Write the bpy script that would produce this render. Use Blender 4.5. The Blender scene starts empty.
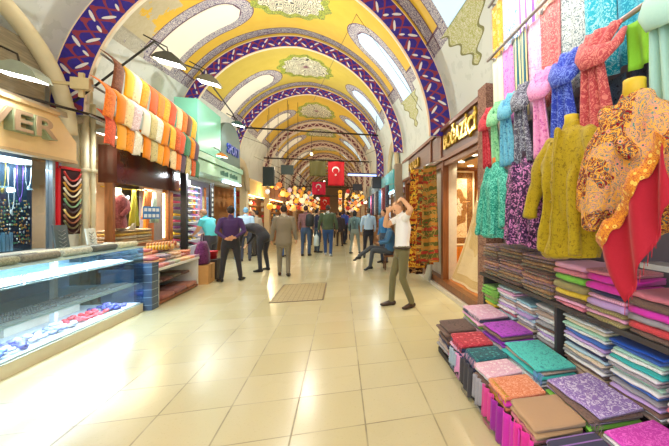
import bpy, bmesh, math, random
from mathutils import Vector, Matrix, noise
R = math.radians
PI = math.pi
rnd = random.Random(7)
scene = bpy.context.scene
COL = scene.collection

# ------------------------------------------------------------------ camera, world, light, exposure
cam_data = bpy.data.cameras.new('camera')
cam = bpy.data.objects.new('camera', cam_data)
COL.objects.link(cam)
cam.location = (0, 0, 1.5)
cam.rotation_euler = (R(90), 0, R(-14.3))
cam_data.sensor_width = 36
cam_data.lens = 335 / 669 * 36
cam_data.shift_x = -91.9 / 669
cam_data.shift_y = -8 / 669
cam_data.clip_start = 0.05
cam_data.clip_end = 200
scene.camera = cam

world = bpy.data.worlds.new('world')
scene.world = world
world.use_nodes = True
world.node_tree.nodes['Background'].inputs[0].default_value = (0.95, 0.98, 1.0, 1)
world.node_tree.nodes['Background'].inputs[1].default_value = 1.0
scene.view_settings.view_transform = 'Standard'
scene.view_settings.look = 'None'
scene.view_settings.gamma = 1
scene.view_settings.exposure = -0.36
scene.cycles.max_bounces = 7
scene.cycles.diffuse_bounces = 4
scene.cycles.glossy_bounces = 3
scene.cycles.transmission_bounces = 4
scene.cycles.transparent_max_bounces = 8
scene.cycles.sample_clamp_indirect = 4
scene.cycles.caustics_reflective = False
scene.cycles.caustics_refractive = False


def lamp(kind, loc, energy, color=(1, 1, 1), size=0.1, rot=None, size_y=None, name='light', spot=None):
    d = bpy.data.lights.new(name, kind)
    d.energy = energy
    d.color = color
    if kind == 'AREA':
        d.size = size
        if size_y:
            d.shape = 'RECTANGLE'
            d.size_y = size_y
    else:
        d.shadow_soft_size = size
    if spot:
        d.spot_size = R(spot)
        d.spot_blend = 0.6
    o = bpy.data.objects.new(name, d)
    o.location = loc
    if rot:
        o.rotation_euler = rot
    COL.objects.link(o)
    return o


WARM = (1.0, 0.86, 0.66)
COOL = (0.85, 0.94, 1.0)
# unseen fill light added behind the camera, at the arcade's open end
lamp('AREA', (-1.0, -1.6, 2.6), 200, (0.96, 0.97, 1.0), 5.0, (R(90), 0, 0), 4.4, 'front_fill')
# point lights without fixtures, added along the aisle to brighten vault and bays
for i, (x, y, z, e, c) in enumerate([
        (-1.1, 3.4, 5.2, 210, (0.98, 0.98, 0.95)), (-1.1, 8.4, 4.7, 260, (1, 0.98, 0.92)),
        (-1.2, 12.6, 4.9, 210, (1, 0.96, 0.88)), (-1.2, 17.5, 4.8, 110, WARM),
        (-1.2, 23.0, 4.4, 80, WARM), (-1.2, 28.0, 4.4, 70, WARM), (-1.2, 34.0, 4.4, 70, WARM), (-1.2, 40.0, 4.4, 70, WARM)]):
    lamp('POINT', (x, y, z), e, c, 0.06, name='bay_fill')


# ------------------------------------------------------------------ node helpers
def lin(c):
    """sRGB 0-255 -> linear"""
    r = []
    for v in c[:3]:
        v = v / 255.0
        r.append(v / 12.92 if v <= 0.04045 else ((v + 0.055) / 1.055) ** 2.4)
    return (r[0], r[1], r[2], 1.0)


class X:
    """tiny expression wrapper around shader math nodes"""
    def __init__(s, nt, v):
        s.nt, s.v = nt, v

    def op(s, o, *a, clamp=False):
        n = s.nt.nodes.new('ShaderNodeMath')
        n.operation = o
        n.use_clamp = clamp
        for i, q in enumerate((s,) + a):
            q = q.v if isinstance(q, X) else q
            if isinstance(q, (int, float)):
                n.inputs[i].default_value = q
            else:
                s.nt.links.new(q, n.inputs[i])
        return X(s.nt, n.outputs[0])

    def __add__(s, o): return s.op('ADD', o)
    def __radd__(s, o): return s.op('ADD', o)
    def __sub__(s, o): return s.op('SUBTRACT', o)
    def __rsub__(s, o): return X(s.nt, o).op('SUBTRACT', s)
    def __mul__(s, o): return s.op('MULTIPLY', o)
    def __rmul__(s, o): return s.op('MULTIPLY', o)
    def __truediv__(s, o): return s.op('DIVIDE', o)
    def abs(s): return s.op('ABSOLUTE')
    def sin(s): return s.op('SINE')
    def cos(s): return s.op('COSINE')
    def sqrt(s): return s.op('SQRT')
    def fract(s): return s.op('FRACT')
    def floor(s): return s.op('FLOOR')
    def lt(s, o): return s.op('LESS_THAN', o)
    def gt(s, o): return s.op('GREATER_THAN', o)
    def max(s, o): return s.op('MAXIMUM', o)
    def min(s, o): return s.op('MINIMUM', o)


class Mat:
    def __init__(s, name, rough=0.6, metal=0.0, spec=0.4):
        s.m = bpy.data.materials.new(name)
        s.m.use_nodes = True
        s.nt = s.m.node_tree
        s.b = s.nt.nodes['Principled BSDF']
        s.b.inputs['Roughness'].default_value = rough
        s.b.inputs['Metallic'].default_value = metal
        s.b.inputs['Specular IOR Level'].default_value = spec

    def coord(s, which='Object', scale=(1, 1, 1), rot=(0, 0, 0)):
        t = s.nt.nodes.new('ShaderNodeTexCoord')
        mp = s.nt.nodes.new('ShaderNodeMapping')
        mp.inputs['Scale'].default_value = scale
        mp.inputs['Rotation'].default_value = rot
        s.nt.links.new(t.outputs[which], mp.inputs[0])
        return mp.outputs[0]

    def xyz(s, vec):
        n = s.nt.nodes.new('ShaderNodeSeparateXYZ')
        s.nt.links.new(vec, n.inputs[0])
        return X(s.nt, n.outputs[0]), X(s.nt, n.outputs[1]), X(s.nt, n.outputs[2])

    def noise(s, vec, scale=5, detail=3, rough=0.5, dist=0.0):
        n = s.nt.nodes.new('ShaderNodeTexNoise')
        n.inputs['Scale'].default_value = scale
        n.inputs['Detail'].default_value = detail
        n.inputs['Roughness'].default_value = rough
        n.inputs['Distortion'].default_value = dist
        if vec is not None:
            s.nt.links.new(vec, n.inputs['Vector'])
        return X(s.nt, n.outputs[0])

    def voro(s, vec, scale=5, feature='F1', out='Distance'):
        n = s.nt.nodes.new('ShaderNodeTexVoronoi')
        n.feature = feature
        n.inputs['Scale'].default_value = scale
        s.nt.links.new(vec, n.inputs['Vector'])
        return X(s.nt, n.outputs[out])

    def mix(s, f, a, b):
        n = s.nt.nodes.new('ShaderNodeMix')
        n.data_type = 'RGBA'
        for sock, q in ((n.inputs[0], f), (n.inputs[6], a), (n.inputs[7], b)):
            q = q.v if isinstance(q, X) else q
            if isinstance(q, (int, float)):
                sock.default_value = q
            elif isinstance(q, tuple):
                sock.default_value = q if len(q) == 4 else q + (1,)
            else:
                s.nt.links.new(q, sock)
        return n.outputs[2]

    def ramp(s, f, stops, interp='LINEAR'):
        n = s.nt.nodes.new('ShaderNodeValToRGB')
        cr = n.color_ramp
        cr.interpolation = interp
        while len(cr.elements) < len(stops):
            cr.elements.new(0.5)
        for e, (p, c) in zip(cr.elements, stops):
            e.position = p
            e.color = c
        s.nt.links.new(f.v if isinstance(f, X) else f, n.inputs[0])
        return n.outputs[0]

    def base(s, c):
        if isinstance(c, tuple):
            s.b.inputs['Base Color'].default_value = c if len(c) == 4 else c + (1,)
        else:
            s.nt.links.new(c, s.b.inputs['Base Color'])
        return s

    def bump(s, h, strength=0.3, dist=0.01):
        n = s.nt.nodes.new('ShaderNodeBump')
        n.inputs['Strength'].default_value = strength
        n.inputs['Distance'].default_value = dist
        s.nt.links.new(h.v, n.inputs['Height'])
        s.nt.links.new(n.outputs[0], s.b.inputs['Normal'])
        return s


_mc = {}


def plain(rgb, rough=0.6, metal=0.0, var=0.12, scale=12, name='paint', spec=0.4):
    k = ('p', tuple(rgb), rough, metal, var, scale)
    if k in _mc:
        return _mc[k]
    M = Mat(name, rough, metal, spec)
    c = lin(rgb)
    d = tuple(v * (1 - var) for v in c[:3]) + (1,)
    u = tuple(min(1, v * (1 + var)) for v in c[:3]) + (1,)
    n = M.noise(M.coord(), scale, 3)
    M.base(M.mix(n, d, u))
    _mc[k] = M.m
    return M.m


def glow(rgb, strength, name='glow'):
    k = ('g', tuple(rgb), strength)
    if k in _mc:
        return _mc[k]
    M = Mat(name)
    M.base(lin(rgb))
    M.b.inputs['Emission Color'].default_value = lin(rgb)
    M.b.inputs['Emission Strength'].default_value = strength
    _mc[k] = M.m
    return M.m


def fabric(kind, c1, c2=None, c3=None, scale=1.0, axis=1):
    """woven cloth: plain, melange, floral, paisley, stripe, check, leopard"""
    c2 = c2 or tuple(min(255, v + 35) for v in c1)
    c3 = c3 or c1
    k = ('f', kind, tuple(c1), tuple(c2), tuple(c3), scale, axis)
    if k in _mc:
        return _mc[k]
    M = Mat(kind + '_fabric', 0.75, 0, 0.25)
    M.b.inputs['Sheen Weight'].default_value = 0.15
    vec = M.coord()
    a, b, c = lin(c1), lin(c2), lin(c3)
    w = M.noise(vec, 90 * scale, 2)
    if kind == 'plain':
        M.base(M.mix(w * 0.35, a, b))
        M.bump(w, 0.15, 0.004)
    elif kind == 'melange':
        n = M.noise(vec, 30 * scale, 4, 0.7, 1.0)
        M.base(M.ramp(n, [(0.3, a), (0.5, b), (0.62, c)]))
    elif kind == 'floral':
        d = M.voro(vec, 16 * scale)
        n = M.noise(vec, 22 * scale, 3, 0.6, 2.5)
        col = M.mix((n - 0.5).abs().lt(0.035), a, c)
        col = M.mix(d.lt(0.33), col, b)
        col = M.mix(d.lt(0.12), col, c)
        M.base(col)
    elif kind == 'paisley':
        n = M.noise(vec, 15 * scale, 2, 0.5, 3.0)
        r = (n * 22).sin()
        M.base(M.mix(r.gt(0.25), M.mix(w * 0.5, a, c), b))
    elif kind == 'leopard':
        n = M.noise(vec, 14 * scale, 1, 0.5, 2.0)
        d = M.voro(vec, 20 * scale)
        col = M.mix(n.gt(0.53), a, b)
        M.base(M.mix(((n - 0.53).abs()).lt(0.02), col, c))
    elif kind == 'stripe':
        x = M.xyz(vec)[axis]
        f = (x * (14 * scale)).fract()
        col = M.mix(f.lt(0.5), a, b)
        col = M.mix((f - 0.5).abs().lt(0.08), col, c)
        M.base(col)
    elif kind == 'check':
        p = M.xyz(vec)
        f = (p[axis] * (16 * scale)).fract().lt(0.5)
        g = (p[0 if axis else 1] * (16 * scale)).fract().lt(0.5)
        h = (p[2] * (16 * scale)).fract().lt(0.5)
        M.base(M.mix((f + g + h) * 0.33, a, b))
    _mc[k] = M.m
    return M.m


def wood(rgb, rough=0.45, scale=1.0, axis=2):
    k = ('w', tuple(rgb), rough, scale, axis)
    if k in _mc:
        return _mc[k]
    M = Mat('wood', rough)
    sc = [14 * scale] * 3
    sc[axis] = 1.2 * scale
    n = M.noise(M.coord(scale=tuple(sc)), 2.0, 4, 0.6, 0.6)
    c = lin(rgb)
    M.base(M.ramp(n, [(0.3, tuple(v * 0.6 for v in c[:3]) + (1,)), (0.7, tuple(min(1, v * 1.25) for v in c[:3]) + (1,))]))
    _mc[k] = M.m
    return M.m


def glass(tint=(235, 245, 250), mixf=0.14, rough=0.02):
    k = ('glass', tint, mixf)
    if k in _mc:
        return _mc[k]
    m = bpy.data.materials.new('window_glass')
    m.use_nodes = True
    nt = m.node_tree
    nt.nodes.clear()
    o = nt.nodes.new('ShaderNodeOutputMaterial')
    mx = nt.nodes.new('ShaderNodeMixShader')
    t = nt.nodes.new('ShaderNodeBsdfTransparent')
    t.inputs[0].default_value = lin(tint)
    g = nt.nodes.new('ShaderNodeBsdfGlossy')
    g.inputs['Roughness'].default_value = rough
    mx.inputs[0].default_value = mixf
    nt.links.new(t.outputs[0], mx.inputs[1])
    nt.links.new(g.outputs[0], mx.inputs[2])
    nt.links.new(mx.outputs[0], o.inputs[0])
    _mc[k] = m
    return m


# ------------------------------------------------------------------ object helpers
def tag(o, label=None, cat=None, group=None, kind=None):
    if label: o['label'] = label
    if cat: o['category'] = cat
    if group: o['group'] = group
    if kind: o['kind'] = kind
    return o


def empty(name, loc=(0, 0, 0), rz=0, label=None, cat=None, group=None):
    o = bpy.data.objects.new(name, None)
    o.empty_display_size = 0.1
    COL.objects.link(o)
    o.location = loc
    o.rotation_euler = (0, 0, rz)
    return tag(o, label, cat, group)


def mesh_obj(name, me, parent=None, loc=(0, 0, 0)):
    o = bpy.data.objects.new(name, me)
    COL.objects.link(o)
    if parent:
        o.parent = parent
    o.location = loc
    return o


class MB:
    def __init__(s):
        s.v, s.f, s.mi, s.uv, s.sm = [], [], [], [], []

    def add(s, vs, fs, mi=0, smooth=False, uvs=None):
        n = len(s.v)
        s.v += [tuple(p) for p in vs]
        for i, f in enumerate(fs):
            s.f.append(tuple(n + j for j in f))
            s.mi.append(mi)
            s.sm.append(smooth)
            s.uv.append(uvs[i] if uvs else None)
        return s

    def box(s, a, b, mi=0):
        (x0, y0, z0), (x1, y1, z1) = a, b
        vs = [(x0, y0, z0), (x1, y0, z0), (x1, y1, z0), (x0, y1, z0), (x0, y0, z1), (x1, y0, z1), (x1, y1, z1), (x0, y1, z1)]
        return s.add(vs, [(0, 3, 2, 1), (4, 5, 6, 7), (0, 1, 5, 4), (1, 2, 6, 5), (2, 3, 7, 6), (3, 0, 4, 7)], mi)

    def prism(s, poly, y0, y1, mi=0, axis='y', smooth=False):
        """polygon in (x,z) extruded along y, or (y,z) along x, or (x,y) along z"""
        n = len(poly)
        def P(p, t):
            return {'y': (p[0], t, p[1]), 'x': (t, p[0], p[1]), 'z': (p[0], p[1], t)}[axis]
        vs = [P(p, y0) for p in poly] + [P(p, y1) for p in poly]
        fs = [(i, (i + 1) % n, n + (i + 1) % n, n + i) for i in range(n)]
        s.add(vs, fs, mi, smooth)
        m = len(s.v) - 2 * n
        s.f += [tuple(m + i for i in reversed(range(n))), tuple(m + n + i for i in range(n))]
        s.mi += [mi, mi]; s.sm += [False, False]; s.uv += [None, None]
        return s

    def tube(s, pts, r, n=8, mi=0, caps=True, smooth=True, side=None, closed=False):
        """rings along a path; r float or list of float / (rx, ry)"""
        pts = [Vector(p) for p in pts]
        m = len(pts)
        rs = r if isinstance(r, (list, tuple)) else [r] * m
        vs = []
        prev = Vector(side) if side else None
        for i, p in enumerate(pts):
            if closed:
                t = pts[(i + 1) % m] - pts[i - 1]
            else:
                t = pts[min(i + 1, m - 1)] - pts[max(i - 1, 0)]
            if t.length < 1e-9: t = Vector((0, 0, 1))
            t.normalize()
            a = prev if prev is not None else (Vector((0, 0, 1)) if abs(t.z) < 0.9 else Vector((1, 0, 0)))
            a = a - t * a.dot(t)
            if a.length < 1e-4:
                a = t.orthogonal()
            a.normalize()
            if not side: prev = a
            b = t.cross(a)
            rx, ry = rs[i] if isinstance(rs[i], (list, tuple)) else (rs[i], rs[i])
            for k in range(n):
                q = 2 * PI * k / n
                vs.append(p + a * (rx * math.cos(q)) + b * (ry * math.sin(q)))
        fs = []
        for i in range(m if closed else m - 1):
            for k in range(n):
                j, l = i * n, ((i + 1) % m) * n
                fs.append((j + k, j + (k + 1) % n, l + (k + 1) % n, l + k))
        if caps and not closed:
            fs.append(tuple(reversed(range(n))))
            fs.append(tuple((m - 1) * n + k for k in range(n)))
        return s.add(vs, fs, mi, smooth)

    def ball(s, c, r, mi=0, n=10, m=7):
        rr = r if isinstance(r, (tuple, list)) else (r, r, r)
        vs = [(c[0], c[1], c[2] - rr[2])]
        for j in range(1, m):
            a = -PI / 2 + PI * j / m
            for k in range(n):
                q = 2 * PI * k / n
                vs.append((c[0] + rr[0] * math.cos(a) * math.cos(q), c[1] + rr[1] * math.cos(a) * math.sin(q), c[2] + rr[2] * math.sin(a)))
        vs.append((c[0], c[1], c[2] + rr[2]))
        fs = [(0, 1 + (k + 1) % n, 1 + k) for k in range(n)]
        for j in range(m - 2):
            for k in range(n):
                a = 1 + j * n
                fs.append((a + k, a + (k + 1) % n, a + n + (k + 1) % n, a + n + k))
        e = 1 + (m - 2) * n
        fs += [(e + k, e + (k + 1) % n, len(vs) - 1) for k in range(n)]
        return s.add(vs, fs, mi, True)

    def lathe(s, prof, c=(0, 0, 0), n=16, mi=0):
        vs = []
        for r, z in prof:
            for k in range(n):
                q = 2 * PI * k / n
                vs.append((c[0] + r * math.cos(q), c[1] + r * math.sin(q), c[2] + z))
        fs = []
        for i in range(len(prof) - 1):
            for k in range(n):
                fs.append((i * n + k, i * n + (k + 1) % n, (i + 1) * n + (k + 1) % n, (i + 1) * n + k))
        fs.append(tuple(reversed(range(n))))
        fs.append(tuple((len(prof) - 1) * n + k for k in range(n)))
        return s.add(vs, fs, mi, True)

    def grid(s, fn, nu, nv, mi=0, smooth=True, uvfn=None):
        vs = [fn(i / nu, j / nv) for j in range(nv + 1) for i in range(nu + 1)]
        fs, uvs = [], []
        for j in range(nv):
            for i in range(nu):
                a = j * (nu + 1) + i
                fs.append((a, a + 1, a + nu + 2, a + nu + 1))
                if uvfn:
                    uvs.append([uvfn(i / nu, j / nv), uvfn((i + 1) / nu, j / nv), uvfn((i + 1) / nu, (j + 1) / nv), uvfn(i / nu, (j + 1) / nv)])
        return s.add(vs, fs, mi, smooth, uvs if uvfn else None)

    def sheet(s, fn, nu, nv, th=0.004, mi=0):
        """cloth with real thickness: front and back surface joined round the rim"""
        P = [[Vector(fn(i / nu, j / nv)) for i in range(nu + 1)] for j in range(nv + 1)]
        N = []
        for j in range(nv + 1):
            row = []
            for i in range(nu + 1):
                du = P[j][min(i + 1, nu)] - P[j][max(i - 1, 0)]
                dv = P[min(j + 1, nv)][i] - P[max(j - 1, 0)][i]
                q = du.cross(dv)
                row.append(q.normalized() if q.length > 1e-9 else Vector((0, 0, 1)))
            N.append(row)
        W = nu + 1
        n0 = W * (nv + 1)
        vs = [P[j][i] + N[j][i] * th / 2 for j in range(nv + 1) for i in range(W)]
        vs += [P[j][i] - N[j][i] * th / 2 for j in range(nv + 1) for i in range(W)]
        fs = []
        for j in range(nv):
            for i in range(nu):
                a = j * W + i
                fs.append((a, a + 1, a + W + 1, a + W))
                fs.append((n0 + a, n0 + a + W, n0 + a + W + 1, n0 + a + 1))
        rim = [(0, i) for i in range(nu)] + [(j, nu) for j in range(nv)] + [(nv, i) for i in range(nu, 0, -1)] + [(j, 0) for j in range(nv, 0, -1)]
        for q, (j, i) in enumerate(rim):
            j2, i2 = rim[(q + 1) % len(rim)]
            a, b = j * W + i, j2 * W + i2
            fs.append((b, a, n0 + a, n0 + b))
        return s.add(vs, fs, mi, True)

    def mesh(s, name, mats):
        me = bpy.data.meshes.new(name)
        me.from_pydata(s.v, [], s.f)
        for m in (mats if isinstance(mats, (list, tuple)) else [mats]):
            me.materials.append(m)
        me.polygons.foreach_set('material_index', s.mi)
        me.polygons.foreach_set('use_smooth', s.sm)
        if any(u is not None for u in s.uv):
            l = me.uv_layers.new(name='UVMap')
            for p, u in zip(me.polygons, s.uv):
                if u:
                    for li, q in zip(p.loop_indices, u):
                        l.data[li].uv = q
        me.update()
        return me

    def build(s, name, mats, parent=None, loc=(0, 0, 0)):
        return mesh_obj(name, s.mesh(name, mats), parent, loc)


def single(name, mb, mats, label, cat, group=None, org=None, kind=None):
    """one-mesh thing whose origin goes to the middle of its base (or org)"""
    xs = [p[0] for p in mb.v]; ys = [p[1] for p in mb.v]; zs = [p[2] for p in mb.v]
    o = org or ((min(xs) + max(xs)) / 2, (min(ys) + max(ys)) / 2, min(zs))
    mb.v = [(x - o[0], y - o[1], z - o[2]) for x, y, z in mb.v]
    return tag(mb.build(name, mats, None, o), label, cat, group, kind)


def struct(name, mb, mats):
    return tag(mb.build(name, mats), kind='structure')


def text_mesh(name, body, size, depth, mat, parent, loc, rot, align='CENTER', width=None, bold=0.0):
    cu = bpy.data.curves.new(name, 'FONT')
    cu.body = body
    cu.size = size
    cu.extrude = depth / 2
    cu.offset = bold
    cu.align_x = align
    cu.align_y = 'CENTER'
    t = bpy.data.objects.new(name, cu)
    COL.objects.link(t)
    dg = bpy.context.evaluated_depsgraph_get()
    dg.update()
    me = bpy.data.meshes.new_from_object(t.evaluated_get(dg))
    bpy.data.objects.remove(t)
    if width:
        xs = [v.co.x for v in me.vertices]
        w = max(xs) - min(xs)
        for v in me.vertices:
            v.co.x *= width / w
    me.materials.clear()
    me.materials.append(mat)
    o = mesh_obj(name, me, parent, loc)
    o.rotation_euler = rot
    return o


def copy_tree(o, parent=None):
    c = o.copy()
    COL.objects.link(c)
    c.parent = parent
    for ch in list(o.children):
        copy_tree(ch, c)
    return c


ORD = ['top', 'second from the top', 'third from the top', 'fourth from the top', 'fifth from the top', 'sixth from the top', 'seventh from the top',
       'eighth from the top', 'ninth from the top', 'tenth from the top', 'eleventh from the top', 'twelfth from the top', 'thirteenth from the top',
       'fourteenth from the top', 'fifteenth from the top', 'sixteenth from the top']
NTH = ['first', 'second', 'third', 'fourth', 'fifth', 'sixth', 'seventh', 'eighth', 'ninth', 'tenth', 'eleventh', 'twelfth', 'thirteenth', 'fourteenth', 'fifteenth', 'sixteenth', 'seventeenth', 'eighteenth', 'nineteenth', 'twentieth', 'twenty-first', 'twenty-second', 'twenty-third', 'twenty-fourth', 'twenty-fifth',
       'twenty-sixth', 'twenty-seventh', 'twenty-eighth', 'twenty-ninth', 'thirtieth', 'thirty-first', 'thirty-second', 'thirty-third', 'thirty-fourth']

# ------------------------------------------------------------------ floor
def floor_mat():
    M = Mat('stone_tiles', 0.2, 0, 0.5)
    vec = M.coord()
    x, y, z = M.xyz(vec)
    fx = ((x - 0.17) / 0.5).fract()
    fy = ((y - 2.435) / 0.49).fract()
    g = ((fx - 0.5).abs().gt(0.489)).max((fy - 0.5).abs().gt(0.490))
    cell = M.nt.nodes.new('ShaderNodeTexWhiteNoise')
    cmb = M.nt.nodes.new('ShaderNodeCombineXYZ')
    M.nt.links.new(((x - 0.17) / 0.5).floor().v, cmb.inputs[0])
    M.nt.links.new(((y - 2.435) / 0.49).floor().v, cmb.inputs[1])
    M.nt.links.new(cmb.outputs[0], cell.inputs[0])
    t = X(M.nt, cell.outputs[0])
    sp = M.noise(vec, 60, 4, 0.7)
    big = M.noise(vec, 1.2, 2)
    c = M.mix(t, lin((200, 190, 150)), lin((208, 199, 162)))
    c = M.mix(sp.gt(0.62) * 0.35, c, lin((176, 164, 122)))
    c = M.mix(big.gt(0.6) * 0.12, c, lin((188, 178, 136)))
    wear = M.noise(vec, 2.4, 4, 0.6)
    c = M.mix(g * (wear * 1.6 - 0.15), c, lin((116, 104, 74)))
    M.base(c)
    rgh = sp * 0.10 + 0.17 + g * 0.3
    M.nt.links.new(rgh.v, M.b.inputs['Roughness'])
    return M.m


FLOOR = floor_mat()
f = MB()
f.box((-6.5, -2.5, -0.2), (4.5, 62, 0.0))
struct('floor', f, FLOOR)

# ------------------------------------------------------------------ vault
# ribs: y, centre x, centre z, mid radius
RIBS = [(2.3, -1.05, 2.95, 3.2), (6.5, -1.11, 3.09, 3.1), (10.6, -1.26, 3.5, 3.03), (14.8, -1.22, 3.68, 2.9), (20.3, -1.25, 3.78, 2.8)]
for yy in (25.2, 30.0, 35.0, 40.0, 45.0, 50.0):
    RIBS.append((yy, -1.25, 3.7, 2.75))
BACK = -2.3


def rib_mat():
    M = Mat('painted_rib', 0.55)
    t = M.nt.nodes.new('ShaderNodeUVMap')
    u, v, _ = M.xyz(t.outputs[0])          # u: arc length, v: 0..1 over the face
    p = (u / 0.46).fract() - 0.5
    q = v - 0.5
    vec = M.coord()
    w = M.noise(vec, 18, 2)
    blue = M.mix(w, lin((40, 22, 104)), lin((54, 42, 160)))
    pr = M.coord()
    # red-brown scrolls
    s1 = (q - (p * 6.283).sin() * 0.27).abs().lt(0.06)
    s2 = (q + (p * 6.283).sin() * 0.27).abs().lt(0.06)
    dots = (((p.abs() - 0.25) * (p.abs() - 0.25) * 1.6) + ((q.abs() - 0.3) * (q.abs() - 0.3))).lt(0.012)
    col = M.mix(s1.max(s2).max(dots), blue, lin((140, 50, 66)))

    def leaf(px, py, ang, L, W):
        ca, sa = math.cos(ang), math.sin(ang)
        a = (p - px) * ca + (q - py) * sa
        b = (q - py) * ca - (p - px) * sa
        return ((a * a) / (L * L) + (b * b) / (W * W)).lt(1.0)
    lv = leaf(0.0, 0.2, 0.9, 0.2, 0.05).max(leaf(0.27, -0.18, -0.7, 0.22, 0.05)).max(leaf(-0.27, -0.16, 1.0, 0.12, 0.045))
    col = M.mix(lv, col, lin((226, 220, 214)))
    edge = q.abs().gt(0.43)
    col = M.mix(edge, col, lin((238, 205, 170)))
    M.base(col)
    return M.m


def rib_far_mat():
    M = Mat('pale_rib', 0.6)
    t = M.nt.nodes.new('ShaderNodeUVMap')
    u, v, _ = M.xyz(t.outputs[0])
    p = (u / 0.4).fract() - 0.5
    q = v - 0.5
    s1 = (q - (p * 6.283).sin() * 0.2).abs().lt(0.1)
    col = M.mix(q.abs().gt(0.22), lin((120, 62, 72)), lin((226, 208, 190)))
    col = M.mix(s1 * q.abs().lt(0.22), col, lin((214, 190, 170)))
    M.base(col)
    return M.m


RIBM, RIBF = rib_mat(), rib_far_mat()
CREAM = plain((232, 226, 204), 0.7, var=0.06, scale=3, name='cream_plaster')


def peak(a):
    """slight point at the crest of the arches; a is the angle from the crest in degrees"""
    return 0.13 * max(0.0, 1 - abs(a) / 55.0)


def rib(i, y, x0, z0, r, w=0.21, depth=0.06, drop=0.0):
    """ring with its painted face to the camera, legs dropping straight down"""
    n = 72
    path = []
    if drop:
        for k in range(4):
            path.append((-1, z0 - drop * (1 - k / 4)))
    arc = 0
    prof = []   # (dirx, dirz, basex, basez, s)
    for k in range(4):
        if drop: prof.append((-1, 0, x0, z0 - drop * (1 - k / 4), -drop * (1 - k / 4)))
    for k in range(n + 1):
        a = PI - PI * k / n
        prof.append((math.cos(a), math.sin(a), x0, z0 + peak(math.degrees(a) - 90), r * (PI - a)))
    for k in range(1, 5):
        if drop: prof.append((1, 0, x0, z0 - drop * k / 4, r * PI + drop * k / 4))
    m = MB()
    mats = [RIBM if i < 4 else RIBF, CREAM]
    for k in range(len(prof) - 1):
        A, B = prof[k], prof[k + 1]
        def P(q, rr, yy): return (q[2] + q[0] * rr, yy, q[3] + q[1] * rr)
        ri, ro = r - w, r + w
        vs = [P(A, ri, y), P(A, ro, y), P(B, ro, y), P(B, ri, y)]
        m.add(vs, [(0, 1, 2, 3)], 0, False, [[(A[4], 0), (A[4], 1), (B[4], 1), (B[4], 0)]])
        vs = [P(A, ri, y + depth), P(A, ro, y + depth), P(B, ro, y + depth), P(B, ri, y + depth), P(A, ri, y), P(B, ri, y), P(A, ro, y), P(B, ro, y)]
        m.add(vs, [(3, 2, 1, 0), (0, 4, 5, 3), (6, 1, 2, 7)], 1, False)
    struct('trim_%d' % (i + 1), m, mats)


for i, (y, x0, z0, r) in enumerate(RIBS):
    rib(i, y, x0, z0, r - (.03 if i == 1 else 0), w=(0.25 if i < 2 else 0.17) if i < 4 else 0.2, drop=0.0 if i < 3 else 1.0)


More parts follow.
